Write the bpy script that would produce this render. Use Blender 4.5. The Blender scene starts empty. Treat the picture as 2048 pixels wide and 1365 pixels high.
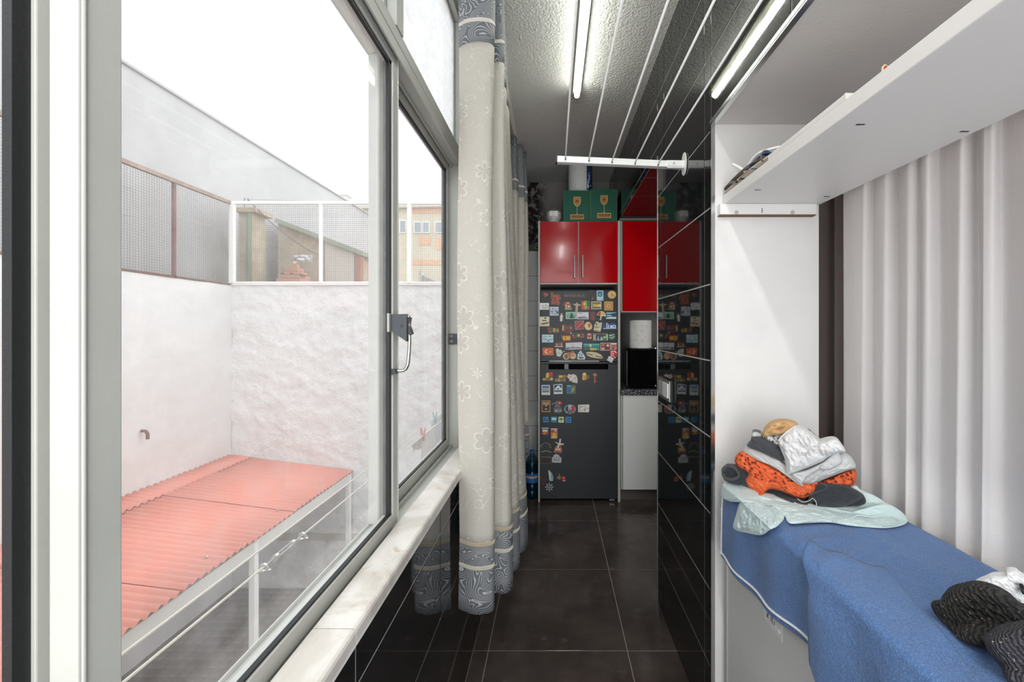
import bpy, bmesh, math, random
from mathutils import Vector, noise, Matrix
random.seed(4)
SC = bpy.context.scene
COL = SC.collection
F, VX, VY, H = 820.0, 1107.0, 658.0, 1.32

# ---------------------------------------------------------------- camera, world, lights, exposure
cd = bpy.data.cameras.new('camera'); cam = bpy.data.objects.new('camera', cd); COL.objects.link(cam)
cam.location = (0, 0, H); cam.rotation_euler = (math.pi/2, 0, 0)
cd.sensor_width = 36; cd.sensor_fit = 'HORIZONTAL'; cd.lens = 36*F/2048
cd.shift_x = -(VX-1024)/2048; cd.shift_y = -(682.5-VY)/2048
cd.clip_start = 0.02; cd.clip_end = 200
SC.camera = cam
W = bpy.data.worlds.new('sky'); SC.world = W; W.use_nodes = True
W.node_tree.nodes['Background'].inputs[0].default_value = (0.93, 0.97, 1.0, 1)
W.node_tree.nodes['Background'].inputs[1].default_value = 1.75
SC.view_settings.view_transform = 'Standard'; SC.view_settings.look = 'None'
SC.view_settings.gamma = 1; SC.view_settings.use_curve_mapping = False
SC.view_settings.exposure = 0.55
def area(name, loc, rot, sx, sy, power, col=(1, 1, 1)):
    l = bpy.data.lights.new(name, 'AREA'); l.shape = 'RECTANGLE'; l.size = sx; l.size_y = sy
    l.energy = power; l.color = col
    o = bpy.data.objects.new(name, l); COL.objects.link(o); o.location = loc; o.rotation_euler = rot
    return o
area('rear_ceiling_tube', (0.128, -0.60, 2.60), (0, 0, 0), 0.06, 1.1, 14, (1, 1, .97))
area('rear_fill_panel', (0.35, -1.29, 1.25), (math.radians(90), 0, 0), 1.3, 2.4, 32, (.97, .99, 1))  # added fill panel behind the camera, no door is built there
area('kitchen_fill', (1.25, 2.05, 1.35), (math.radians(90), 0, math.radians(25)), 0.2, 1.2, 4, (1, .98, .95))  # unseen light added behind the wall end to brighten the kitchen
TUBE = 15.0

# ---------------------------------------------------------------- helpers
def P(px, py, Y): return Vector(((px-VX)*Y/F, Y, H-(py-VY)*Y/F))
def lin(h):
    h = h.lstrip('#'); r = []
    for i in (0, 2, 4):
        c = int(h[i:i+2], 16)/255
        r.append(c/12.92 if c <= .04045 else ((c+.055)/1.055)**2.4)
    return (r[0], r[1], r[2], 1)
class G:
    """tiny node graph helper"""
    def __init__(s, m):
        m.use_nodes = True; s.t = m.node_tree; s.n = s.t.nodes; s.bs = s.n.get('Principled BSDF')
    def N(s, ty, ins=None, **kw):
        n = s.n.new(ty)
        for k, v in kw.items(): setattr(n, k, v)
        for k, v in (ins or {}).items(): s.I(n, k, v)
        return n
    def I(s, n, k, v):
        if isinstance(v, bpy.types.NodeSocket): s.t.links.new(v, n.inputs[k])
        elif isinstance(v, bpy.types.Node): s.t.links.new(v.outputs[0], n.inputs[k])
        else: n.inputs[k].default_value = v
    def M(s, op, a, b=0.0, c=None):
        n = s.N('ShaderNodeMath', {0: a, 1: b}, operation=op)
        if c is not None: s.I(n, 2, c)
        return n.outputs[0]
    def mix(s, f, a, b):
        n = s.N('ShaderNodeMix', data_type='RGBA')
        s.I(n, 0, f); s.I(n, 6, a); s.I(n, 7, b); return n.outputs[2]
    def sstep(s, v, a, b, lo=0.0, hi=1.0):
        n = s.N('ShaderNodeMapRange', {0: v, 1: a, 2: b, 3: lo, 4: hi}, interpolation_type='SMOOTHSTEP'); return n.outputs[0]
    def pos(s): return s.N('ShaderNodeNewGeometry').outputs['Position']
    def obj(s): return s.N('ShaderNodeTexCoord').outputs['Object']
    def uv(s): return s.N('ShaderNodeTexCoord').outputs['UV']
    def noise(s, v, sc, det=3.0, rough=.5, dist=0.0):
        return s.N('ShaderNodeTexNoise', {'Vector': v, 'Scale': sc, 'Detail': det, 'Roughness': rough, 'Distortion': dist}).outputs[0]
    def vscale(s, v, x, y, z):
        return s.N('ShaderNodeVectorMath', {0: v, 1: (x, y, z)}, operation='MULTIPLY').outputs[0]
    def bump(s, h, st, d=.01):
        n = s.N('ShaderNodeBump', {'Strength': st, 'Distance': d, 'Height': h}); s.I(s.bs, 'Normal', n.outputs[0])
MATS = {}
def mat(key, col='#cccccc', rough=.5, metal=0.0, bump=0.0, bs=60.0, var=0.0, vs=6.0, spec=.5, coat=0.0, trans=0.0, bd=.003):
    if key in MATS: return MATS[key]
    m = bpy.data.materials.new(key); g = G(m); b = g.bs
    c = lin(col); b.inputs['Base Color'].default_value = c
    b.inputs['Roughness'].default_value = rough; b.inputs['Metallic'].default_value = metal
    b.inputs['Specular IOR Level'].default_value = spec; b.inputs['Coat Weight'].default_value = coat
    b.inputs['Coat Roughness'].default_value = .04
    if bump: g.bump(g.noise(g.obj(), bs, 4), bump, bd)
    if var:
        f = g.noise(g.obj(), vs, 4, .6)
        f = g.sstep(f, .35, .68)
        d = tuple(x*(1-var) for x in c[:3])+(1,)
        g.I(b, 'Base Color', g.mix(f, d, c))
    MATS[key] = m; return m
def hexm(h, rough=.45): return mat('paint_'+h.lstrip('#').lower()+('' if rough == .45 else '_%d' % int(rough*100)), h, rough)

class MB:
    def __init__(s): s.v = []; s.f = []; s.mi = []; s.mats = []; s.uvs = {}
    def m(s, material):
        if material not in s.mats: s.mats.append(material)
        return s.mats.index(material)
    def add(s, vs, fs, material=None):
        o = len(s.v); s.v += [tuple(p) for p in vs]; k = s.m(material) if material else 0
        for f in fs: s.f.append(tuple(i+o for i in f)); s.mi.append(k)
        return s
    def box(s, x0, x1, y0, y1, z0, z1, material=None):
        x0, x1 = sorted((x0, x1)); y0, y1 = sorted((y0, y1)); z0, z1 = sorted((z0, z1))
        v = [(x0, y0, z0), (x1, y0, z0), (x1, y1, z0), (x0, y1, z0), (x0, y0, z1), (x1, y0, z1), (x1, y1, z1), (x0, y1, z1)]
        return s.add(v, [(0, 3, 2, 1), (4, 5, 6, 7), (0, 1, 5, 4), (1, 2, 6, 5), (2, 3, 7, 6), (3, 0, 4, 7)], material)
    def prism(s, pts, d, material=None):
        """pts: 3-D outline, extruded along vector d"""
        n = len(pts); d = Vector(d); pts = [Vector(p) for p in pts]
        nn = Vector((0, 0, 0))
        for i in range(n): nn += pts[i].cross(pts[(i+1) % n])
        if nn.dot(d) > 0: pts = pts[::-1]
        v = pts+[p+d for p in pts]
        f = [tuple(range(n)), tuple(range(2*n-1, n-1, -1))]
        for i in range(n): j = (i+1) % n; f.append((i, i+n, j+n, j))
        return s.add(v, f, material)
    def tube(s, pts, r, n=8, material=None, closed=False):
        pts = [Vector(p) for p in pts]; rs = r if isinstance(r, (list, tuple)) else [r]*len(pts)
        vs = []; fs = []; N = len(pts); up = None
        for i, p in enumerate(pts):
            a = pts[i-1] if (i or closed) else p; b = pts[(i+1) % N] if (i < N-1 or closed) else p
            t = (b-a).normalized()
            if up is None: up = Vector((0, 0, 1)) if abs(t.z) < .9 else Vector((1, 0, 0))
            u = t.cross(up)
            if u.length < 1e-5: u = t.orthogonal()
            u.normalize(); w = u.cross(t); up = w
            for k in range(n):
                an = 2*math.pi*k/n; vs.append(p+(u*math.cos(an)+w*math.sin(an))*rs[i])
        M_ = N if closed else N-1
        for i in range(M_):
            for k in range(n):
                a = i*n+k; b = i*n+(k+1) % n; j = ((i+1) % N)*n
                fs.append((a, b, j+(k+1) % n, j+k))
        if not closed: fs += [tuple(range(n-1, -1, -1)), tuple((N-1)*n+k for k in range(n))]
        return s.add(vs, fs, material)
    def cyl(s, a, b, r, n=20, material=None, r2=None): return s.tube([a, b], [r, r if r2 is None else r2], n, material)
    def lathe(s, c, prof, n=24, material=None):
        vs = []; fs = []
        for r, z in prof:
            for k in range(n):
                an = 2*math.pi*k/n; vs.append((c[0]+r*math.cos(an), c[1]+r*math.sin(an), c[2]+z))
        for i in range(len(prof)-1):
            for k in range(n): fs.append((i*n+k, i*n+(k+1) % n, (i+1)*n+(k+1) % n, (i+1)*n+k))
        fs += [tuple(range(n-1, -1, -1)), tuple((len(prof)-1)*n+k for k in range(n))]
        return s.add(vs, fs, material)
    def grid(s, nu, nv, fn, material=None, uvfn=None, close_u=False):
        o = len(s.v)
        for i in range(nu):
            for j in range(nv):
                s.v.append(tuple(fn(i/(nu-1), j/(nv-1))))
                if uvfn: s.uvs[len(s.v)-1] = uvfn(i/(nu-1), j/(nv-1))
        k = s.m(material) if material else 0
        for i in range(nu-1):
            for j in range(nv-1):
                a = o+i*nv+j; s.f.append((a, a+nv, a+nv+1, a+1)); s.mi.append(k)
        return s
    def build(s, name, material=None, parent=None, smooth=False, bevel=0.0, solid=0.0, origin=None, **props):
        me = bpy.data.meshes.new(name)
        vs = s.v
        if origin is not None: ox, oy, oz = origin; vs = [(a-ox, b-oy, c-oz) for a, b, c in vs]
        me.from_pydata(vs, [], s.f)
        ms = s.mats if s.mats else [material]
        for m_ in ms: me.materials.append(m_)
        if s.mats: me.polygons.foreach_set('material_index', s.mi)
        if s.uvs:
            ul = me.uv_layers.new(name='UVMap')
            for lp in me.loops: ul.data[lp.index].uv = s.uvs.get(lp.vertex_index, (0, 0))
        if smooth:
            me.polygons.foreach_set('use_smooth', [True]*len(me.polygons))
        me.update()
        if smooth == 'auto': me.set_sharp_from_angle(angle=math.radians(40))
        o = bpy.data.objects.new(name, me); COL.objects.link(o)
        if origin is not None: o.location = origin
        if parent: o.parent = parent
        if bevel:
            b = o.modifiers.new('bevel', 'BEVEL'); b.width = bevel; b.segments = 2; b.limit_method = 'ANGLE'
        if solid:
            b = o.modifiers.new('solid', 'SOLIDIFY'); b.thickness = solid; b.offset = 0
        for k, v in props.items(): o[k] = v
        return o
def box(name, dims, material, parent=None, bevel=0.0, **p):
    return MB().box(*dims).build(name, material, parent, bevel=bevel, **p)
def thing(name, label, cat, loc=(0, 0, 0), group=None):
    o = bpy.data.objects.new(name, None); COL.objects.link(o); o.empty_display_size = .02
    o['label'] = label; o['category'] = cat
    if group: o['group'] = group
    return o
def tag(o, label, cat, group=None):
    o['label'] = label; o['category'] = cat
    if group: o['group'] = group
    return o
def text_mesh(txt, size, width=None, spacing=1.0, bold=0.0):
    c = bpy.data.curves.new('lettering', 'FONT'); c.body = txt; c.size = size; c.extrude = 0.0004; c.align_x = 'CENTER'; c.align_y = 'CENTER'
    c.space_character = spacing; c.offset = bold; c.resolution_u = 3
    o = bpy.data.objects.new('lettering', c); COL.objects.link(o)
    dg = bpy.context.evaluated_depsgraph_get(); dg.update()
    me = bpy.data.meshes.new_from_object(o.evaluated_get(dg)); me.name = 'lettering'
    bpy.data.objects.remove(o); bpy.data.curves.remove(c)
    if width:
        xs = [v.co.x for v in me.vertices]; k = width/(max(xs)-min(xs)); cx = (max(xs)+min(xs))/2
        for v in me.vertices: v.co.x = (v.co.x-cx)*k
    return me
def text(name, txt, size, loc, ux, uy, material, parent, width=None, bold=0.0):
    """letters lying in the plane spanned by ux (reading direction) and uy (up)"""
    me = text_mesh(txt, size, width, bold=bold); ux = Vector(ux).normalized(); uy = Vector(uy).normalized(); n = ux.cross(uy)
    M_ = Matrix((ux, uy, n)).transposed().to_4x4(); M_.translation = Vector(loc); me.transform(M_)
    me.materials.clear(); me.materials.append(material)
    o = bpy.data.objects.new(name, me); COL.objects.link(o); o.parent = parent
    return o
_tm = {}
def tiles(parent, org, u, v, us, vs, t, material, gap=.0045, name='tile', keep=None):
    """box tiles on the plane org + a*u + b*v, standing t proud along u x v"""
    u = Vector(u); v = Vector(v); n = u.cross(v).normalized(); org = Vector(org)
    for a0, a1 in zip(us[:-1], us[1:]):
        for b0, b1 in zip(vs[:-1], vs[1:]):
            w, h = a1-a0-gap, b1-b0-gap
            if w < .004 or h < .004 or (keep and not keep((a0+a1)/2, (b0+b1)/2)): continue
            key = (round(w, 4), round(h, 4), tuple(u), tuple(v), t, material.name)
            me = _tm.get(key)
            if me is None:
                e = min(.0012, t*.4)
                def q(a, b, c): return tuple(u*a+v*b+n*c)
                pts = [q(-w/2, -h/2, 0), q(w/2, -h/2, 0), q(w/2, h/2, 0), q(-w/2, h/2, 0),
                       q(-w/2, -h/2, t-e), q(w/2, -h/2, t-e), q(w/2, h/2, t-e), q(-w/2, h/2, t-e),
                       q(-w/2+e, -h/2+e, t), q(w/2-e, -h/2+e, t), q(w/2-e, h/2-e, t), q(-w/2+e, h/2-e, t)]
                fs = [(0, 1, 5, 4), (1, 2, 6, 5), (2, 3, 7, 6), (3, 0, 4, 7), (4, 5, 9, 8), (5, 6, 10, 9), (6, 7, 11, 10), (7, 4, 8, 11), (8, 9, 10, 11)]
                me = bpy.data.meshes.new(name); me.from_pydata(pts, [], fs); me.materials.append(material); me.update(); _tm[key] = me
            o = bpy.data.objects.new(name, me); COL.objects.link(o)
            o.location = org+u*((a0+a1)/2)+v*((b0+b1)/2); o.parent = parent
def span(a, b, joint, pitch):
    """cut positions from a to b with joints at joint + k*pitch"""
    r = [a]; k = math.ceil((a-joint)/pitch+1e-6)
    while joint+k*pitch < b-1e-6:
        if joint+k*pitch > a+.006: r.append(joint+k*pitch)
        k += 1
    return r+[b]

# ---------------------------------------------------------------- materials
def special(key):
    m = bpy.data.materials.new(key); MATS[key] = m; return m, G(m)
# black glossy grained tile
m, g = special('black_tile'); b = g.bs
st = g.noise(g.vscale(g.pos(), 14, 14, 220), 1.0, 3)
g.I(b, 'Base Color', g.mix(st, lin('#141616'), lin('#242627'))); b.inputs['Roughness'].default_value = .025
g.bump(st, .02, .002)
# brown-black floor tile, dusty
m, g = special('floor_tile'); b = g.bs
f1 = g.noise(g.pos(), 3.2, 6, .65); f2 = g.noise(g.pos(), 60, 4, .7); f3 = g.noise(g.pos(), 9, 5, .7)
c = g.mix(g.sstep(f1, .3, .7), lin('#38302d'), lin('#544b47'))
c = g.mix(g.M('MULTIPLY', g.sstep(f3, .55, .75), .35), c, lin('#73696a'))
c = g.mix(g.M('MULTIPLY', g.sstep(f2, .66, .75), .5), c, lin('#8a8380'))
g.I(b, 'Base Color', c); g.I(b, 'Roughness', g.sstep(f3, .3, .8, .10, .30))
g.bump(f2, .03, .002)
mat('grout', '#d0cfc9', .8); mat('floor_grout', '#a59c96', .8)
# stippled ceiling
m, g = special('ceiling_plaster'); b = g.bs
n1 = g.noise(g.pos(), 95, 3, .6); n2 = g.noise(g.pos(), 2.0, 4)
g.I(b, 'Base Color', g.mix(n2, lin('#c6c5c2'), lin('#d8d7d3'))); b.inputs['Roughness'].default_value = .85
g.bump(n1, 1.0, .011)
# plaster with dark mould towards the corner of the rear wall
m, g = special('mouldy_plaster'); b = g.bs
po = g.pos(); n1 = g.noise(po, 14, 6, .75); n0 = g.noise(po, 90, 3)
sx = g.N('ShaderNodeSeparateXYZ', {0: po})
near = g.sstep(sx.outputs[0], -.16, -.02, 1, 0)
ms = g.M('MULTIPLY', g.sstep(n1, .40, .52), near)
g.I(b, 'Base Color', g.mix(ms, lin('#8b8885'), lin('#1d1b1a'))); b.inputs['Roughness'].default_value = .9
g.bump(n0, .8, .006)
mat('white_plaster', '#dddcda', .8, bump=.25, bs=130, var=.06, vs=3)
mat('reveal_plaster', '#e6e4e2', .75, bump=.2, bs=160, var=.05, vs=5)
mat('white_tile', '#e4e4e2', .18)
mat('aluminium', '#b9bab4', .42, metal=0, bump=.05, bs=300, var=.05, vs=8, coat=.15)
mat('aluminium_dark', '#8e8f89', .45, metal=.2)
mat('rubber', '#17181a', .5, bump=.2, bs=200)
mat('chrome', '#dfe2e4', .18, metal=1)
mat('steel', '#b9b9b5', .3, metal=1)
mat('black_plastic', '#141516', .35)
mat('grey_plastic', '#54575a', .45)
mat('white_gloss', '#f0f0ee', .25); mat('white_melamine', '#e9e8e6', .4); mat('white_paint', '#ecebe7', .5)
mat('red_gloss', '#ad020d', .14, coat=.05, spec=.3)
mat('fridge_steel', '#313336', .36, metal=.35, spec=.35, bump=.06, bs=900)
mat('black_gloss', '#060707', .08)
# marble
m, g = special('marble'); b = g.bs
n1 = g.noise(g.pos(), 5, 6, .6, 1.6); n2 = g.noise(g.pos(), 17, 5, .6, 1.0)
c = g.mix(g.sstep(n1, .40, .62), lin('#dedad4'), lin('#c9c3ba'))
c = g.mix(g.M('MULTIPLY', g.sstep(n2, .58, .72), .55), c, lin('#b68a66'))
g.I(b, 'Base Color', c); b.inputs['Roughness'].default_value = .3
# granite
m, g = special('granite'); b = g.bs
v = g.N('ShaderNodeTexVoronoi', {'Vector': g.pos(), 'Scale': 260.0})
g.I(b, 'Base Color', g.mix(g.sstep(v.outputs['Color'], .55, .85), lin('#17181a'), lin('#a5a6a8'))); b.inputs['Roughness'].default_value = .2
# window glass, slightly dusty, thin
def glass(key, dust, tint=(1, 1, 1, 1), dustcol=(.85, .87, .87, 1)):
    m = bpy.data.materials.new(key); MATS[key] = m; g = G(m); g.n.remove(g.bs)
    out = g.n['Material Output']
    tr = g.N('ShaderNodeBsdfTransparent', {0: tint}); gl = g.N('ShaderNodeBsdfGlossy', {0: (1, 1, 1, 1), 'Roughness': .01})
    lw = g.N('ShaderNodeLayerWeight'); fr = g.N('ShaderNodeMath', {0: g.M('POWER', lw.outputs['Facing'], 5.0), 1: .48, 2: .022}, operation='MULTIPLY_ADD')
    a = g.N('ShaderNodeMixShader', {0: fr.outputs[0], 1: tr.outputs[0], 2: gl.outputs[0]})
    di = g.N('ShaderNodeBsdfTranslucent', {0: dustcol}); n = g.noise(g.pos(), 22, 6, .75)
    f = g.M('MULTIPLY', g.sstep(n, .2, .8, .5, 1.6), dust)
    a2 = g.N('ShaderNodeMixShader', {0: f, 1: a.outputs[0], 2: di.outputs[0]})
    g.t.links.new(a2.outputs[0], out.inputs[0]); return m
glass('clear_glass', .10)
glass('frosted_glass', .75)
glass('bottle_plastic', .10, (.45, .62, .72, 1), (.25, .4, .5, 1))
# exterior
m, g = special('rough_render'); b = g.bs
n1 = g.noise(g.pos(), 18, 6, .7); n2 = g.noise(g.pos(), 1.4, 4)
g.I(b, 'Base Color', g.mix(n2, lin('#dcdcda'), lin('#eaeae9'))); b.inputs['Roughness'].default_value = .9; g.bump(n1, .8, .03)
mat('smooth_render', '#e0dfdd', .9, bump=.3, bs=40, bd=.01, var=.06, vs=1.2)
mat('gable_render', '#b9b7b6', .9, bump=.35, bs=30, bd=.01, var=.12, vs=1.0)
mat('salmon_sheet', '#dc8a76', .55, var=.1, vs=1.5)
mat('patio_tile', '#857b74', .6, var=.35, vs=5)
mat('cream_render', '#cfc5ae', .9, var=.1, vs=1); mat('rust', '#7a5344', .8, var=.35, vs=14)
mat('mesh_wire', '#6c655a', .6); mat('brick_pale', '#b8a890', .9, bump=.5, bs=30, var=.2, vs=8)
mat('terracotta', '#b98a72', .85); mat('ground', '#9a958c', .95)
# contour-line jacquard for the grey bands, flower outlines for the pale cloth (uv in metres)
def lines(g, v, sc, k, w):
    n = g.noise(v, sc, 1.0, .4, .6)
    s_ = g.M('ABSOLUTE', g.M('SINE', g.M('MULTIPLY', n, k)))
    return g.sstep(s_, 0.0, w, 1, 0)
m, g = special('grey_jacquard'); b = g.bs
l = lines(g, g.uv(), 10, 120, .6)
g.I(b, 'Base Color', g.mix(l, lin('#65686d'), lin('#c2c4c6'))); b.inputs['Roughness'].default_value = .55; g.bump(l, .4, .002)
m, g = special('floral_cloth'); b = g.bs
uv = g.uv()
vo = g.N('ShaderNodeTexVoronoi', {'Vector': uv, 'Scale': 9.0, 'Randomness': .6})
dv = g.N('ShaderNodeVectorMath', {0: g.vscale(uv, 9.0, 9.0, 9.0), 1: g.vscale(vo.outputs['Position'], 9.0, 9.0, 9.0)}, operation='SUBTRACT')
sp = g.N('ShaderNodeSeparateXYZ', {0: dv.outputs[0]})
an = g.M('ARCTAN2', sp.outputs[1], sp.outputs[0]); r = vo.outputs['Distance']
pet = g.M('MULTIPLY_ADD', g.M('ABSOLUTE', g.M('SINE', g.M('MULTIPLY', an, 3.0))), .14, .24)
d1 = g.M('ABSOLUTE', g.M('SUBTRACT', r, pet)); l1 = g.sstep(d1, .012, .035, 1, 0)
inside = g.sstep(g.M('SUBTRACT', pet, r), 0, .02)
core = g.sstep(g.M('ABSOLUTE', g.M('SUBTRACT', r, .075)), .01, .03, 1, 0)
l2 = g.M('MULTIPLY', lines(g, uv, 11, 26, .16), g.M('SUBTRACT', 1.0, inside))
L_ = g.M('MAXIMUM', g.M('MAXIMUM', l1, core), l2)
wv = g.M('MULTIPLY', g.noise(g.vscale(uv, 700, 220, 1), 1.0, 2), .8)
c = g.mix(g.M('MULTIPLY', inside, .35), lin('#c6c2b8'), lin('#aaa69e'))
c = g.mix(g.M('MULTIPLY', wv, .6), c, lin('#96928a')); c = g.mix(g.M('MULTIPLY', L_, .38), c, lin('#eeebe3'))
g.I(b, 'Base Color', c); b.inputs['Roughness'].default_value = .6; g.bump(g.M('ADD', L_, wv), .4, .002)
b.inputs['Transmission Weight'].default_value = 0
def fabric(key, c1, c2, fs=900., mottle=6., bump=.35, wear=0.0, wearc='#ffffff'):
    m, g = special(key); b = g.bs; o = g.obj()
    n1 = g.noise(o, mottle, 5, .6); n2 = g.noise(o, fs, 2)
    c = g.mix(n1, lin(c1), lin(c2)); c = g.mix(g.M('MULTIPLY', g.sstep(n2, .45, .62), .35), c, lin(wearc) if wear else lin(c2))
    g.I(b, 'Base Color', c); b.inputs['Roughness'].default_value = .85; b.inputs['Sheen Weight'].default_value = .15
    n3 = g.noise(o, 55, 5, .65, 1.2)
    g.bump(g.M('ADD', g.M('MULTIPLY', n2, .3), n3), bump, .009); return m
fabric('denim', '#26477e', '#5d83b6', 420, 5, .4, 1, '#7f9cc4')
fabric('aqua_cotton', '#c3dbdc', '#dcebea', 700, 8, .5)
fabric('navy_cotton', '#22262c', '#363b42', 700, 9, .5)
fabric('charcoal_cotton', '#34363a', '#4a4c50', 700, 9, .5)
fabric('grey_towel', '#c4c3c3', '#dcdbda', 800, 12, .6)
fabric('white_cotton', '#dedcdb', '#ebeae9', 800, 8, .5)
fabric('tan_cotton', '#c79a64', '#dcb480', 600, 14, .6)
fabric('white_knit', '#dfe0e0', '#ededed', 600, 14, .5)
fabric('plain_curtain', '#d4cfce', '#dcd8d6', 900, 3, .2)
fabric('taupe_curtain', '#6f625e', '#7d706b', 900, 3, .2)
m, g = special('orange_crochet'); b = g.bs; o = g.obj()
v = g.N('ShaderNodeTexVoronoi', {'Vector': o, 'Scale': 95.0}, feature='F1')
hole = g.sstep(v.outputs['Distance'], .25, .42, 1, 0); big = g.sstep(g.noise(o, 9, 2), .42, .52)
f = g.M('MULTIPLY', hole, big)
g.I(b, 'Base Color', g.mix(f, lin('#e0693a'), lin('#8e2a1a'))); b.inputs['Roughness'].default_value = .8; g.bump(g.M('MULTIPLY', f, -1.0), .9, .004)
m, g = special('speckled_cotton'); b = g.bs
n = g.noise(g.obj(), 160, 3, .6, .8); g.I(b, 'Base Color', g.mix(g.sstep(n, .50, .55), lin('#e6e5e3'), lin('#26272a'))); b.inputs['Roughness'].default_value = .8
def ribknit(key, c1, c2, sc, rot):
    m, g = special(key); b = g.bs; o = g.obj()
    mp = g.N('ShaderNodeMapping', {'Vector': o, 'Rotation': rot})
    w = g.N('ShaderNodeTexWave', {'Vector': mp.outputs[0], 'Scale': sc, 'Distortion': 3.0, 'Detail': 2.0, 'Detail Scale': 1.5})
    n = g.noise(o, 700, 2); fl = g.noise(o, 330, 1)
    c = g.mix(w.outputs[1], lin(c1), lin(c2)); c = g.mix(g.M('MULTIPLY', g.sstep(fl, .72, .76), .8), c, lin('#c9c2b4'))
    g.I(b, 'Base Color', c); b.inputs['Roughness'].default_value = .95
    g.bump(g.M('ADD', w.outputs[1], g.M('MULTIPLY', n, .4)), .8, .004)
ribknit('black_rib_knit', '#0e0d0d', '#3a3836', 60, (.4, .5, 1.0))
ribknit('charcoal_fine_knit', '#1d1c20', '#4f4d54', 85, (.4, .2, 1.2))
# ================================================================ STRUCTURE
XR, XL, ZC, YB = .505, -.33, 2.65, 3.72
NB, NT = 1.3146, 1.977          # niche end wall, niche top
XB = .848                        # rear of the niche
def struct(name, mb, m, **k): return mb.build(name, m, kind='structure', **k)
T = .0015
ceiling = struct('ceiling', MB().box(-.46, 1.45, -1.35, 3.85, ZC, ZC+.1), MATS['ceiling_plaster'])
floor = struct('floor', MB().box(-.33, 1.35, -1.3, YB, -.1, -T), MATS['floor_grout'])
tiles(floor, (0, 0, -T), (1, 0, 0), (0, 1, 0), span(XL, 1.35, .303, .57), span(-1.3, YB, 1.6794, .5698), T, MATS['floor_tile'], .0032)
# right wall: block between corridor and the next room, lintel over the kitchen opening, band over the niche
wr = MB().box(XR+T, XB, NB, 1.991, 0, ZC).box(XR+T, XB, -1.3, NB, NT, ZC).box(XR+T, 1.35, 1.991, YB, 2.16+T, ZC).box(XB, 1.35, 1.85, 1.991, 0, ZC)
wall_right = struct('wall_right', wr, MATS['grout'])
ZR = [-.017+.2468*k for k in range(12)]; zrow = [0]+[z for z in ZR if z > .01 and z < ZC]+[ZC]
yj = lambda a, b: span(a, b, 1.373, .502)
bt = MATS['black_tile']
NZ = (0, 0, 1); 
tiles(wall_right, (XR+T, 0, 0), (0, -1, 0), NZ, [-y for y in yj(NB, 1.991)][::-1], zrow, T, bt)
tiles(wall_right, (XR+T, 0, 0), (0, -1, 0), NZ, [-y for y in yj(1.991, YB)][::-1], [2.16]+[z for z in zrow if z > 2.17], T, bt)
tiles(wall_right, (XR+T, 0, 0), (0, -1, 0), NZ, [-y for y in yj(-1.3, NB)][::-1], [NT+.01]+[z for z in zrow if z > NT+.02], T, bt)
# soffit of the lintel and the jamb of the wall end
tiles(wall_right, (0, 0, 2.16+T), (0, 1, 0), (1, 0, 0), span(1.991, 3.12, 2.28, .3137), span(XR, 1.35, XR, .5), T, bt)
tiles(wall_right, (0, 1.991-.0005, 0), (-1, 0, 0), NZ, [-1.35, -.85, -XR-.004], [0]+[z for z in ZR if .01 < z < 2.1]+[2.16], T, bt)
MB().box(XR+.001, XB, NB-.004, NB+.002, 0, NT).box(XR+.001, XB, -1.3, NB-.004, NT-.004, NT+.003).build('plaster_reveal', MATS['reveal_plaster'], wall_right)
# metal corner strips
tr = MB().box(XR-.004, XR+.002, NB-.012, NB-.003, 0, NT).box(XR-.004, XR+.010, NB-.007, NB-.003, 0, NT).box(XR-.004, XR+.002, -1.3, NB, NT-.002, NT+.009).box(XR-.004, XR+.01, -1.3, NB, NT-.008, NT-.004)
struct('trim_1', tr, MATS['chrome'])
struct('trim_2', MB().box(XR-.002, XR+.002, 1.989, 1.995, 0, 2.16), MATS['steel'])
# left wall
wl = MB().box(-.455, XL-T, -1.3, 1.73, -1.9, .80).box(-.455, XL-T, 1.73, YB, -1.9, ZC).box(-.455, XL-T, -1.3, 1.73, 2.62, ZC)
wall_left = struct('wall_left', wl, MATS['grout'])
ly = lambda a, b: span(a, b, .685, .51)
tiles(wall_left, (XL-T, 0, 0), (0, 1, 0), NZ, ly(-1.3, YB), [0, .225, .472, .719, .805], T, bt)
tiles(wall_left, (XL-T, 0, 0), (0, 1, 0), NZ, span(1.735, YB, 1.735, .30), [.855]+[.893+.227*k for k in range(0, 8)], T, MATS['white_tile'], .003)
# rear and outer walls
wall_back = struct('wall_back', MB().box(-.455, 1.45, YB+T, YB+.12, -1.9, ZC), MATS['mouldy_plaster'])
tiles(wall_back, (0, YB+T, 0), (1, 0, 0), NZ, [XL, -.11, .19, .505, .8, 1.1, 1.35], [-.001]+[.211+.227*k for k in range(0, 9)], T, MATS['white_tile'], .003)
bd = MB().box(XL, 1.35, YB-.002, YB+T, 2.03, 2.085, hexm('#16402c'))
for k in range(8):
    cx = XL+.06+k*.12
    bd.tube([(cx+.02*math.cos(a), YB-.003, 2.058+.014*math.sin(a)) for a in [i*math.pi/6 for i in range(12)]], .003, 5, hexm('#c9b13a'), True)
bd.build('border_tile', None, wall_back)
struct('wall_outer', MB().box(1.35, 1.45, -1.35, 3.85, 0, ZC).box(-.455, 1.45, -1.35, -1.3, 0, ZC), MATS['white_plaster'])
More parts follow.
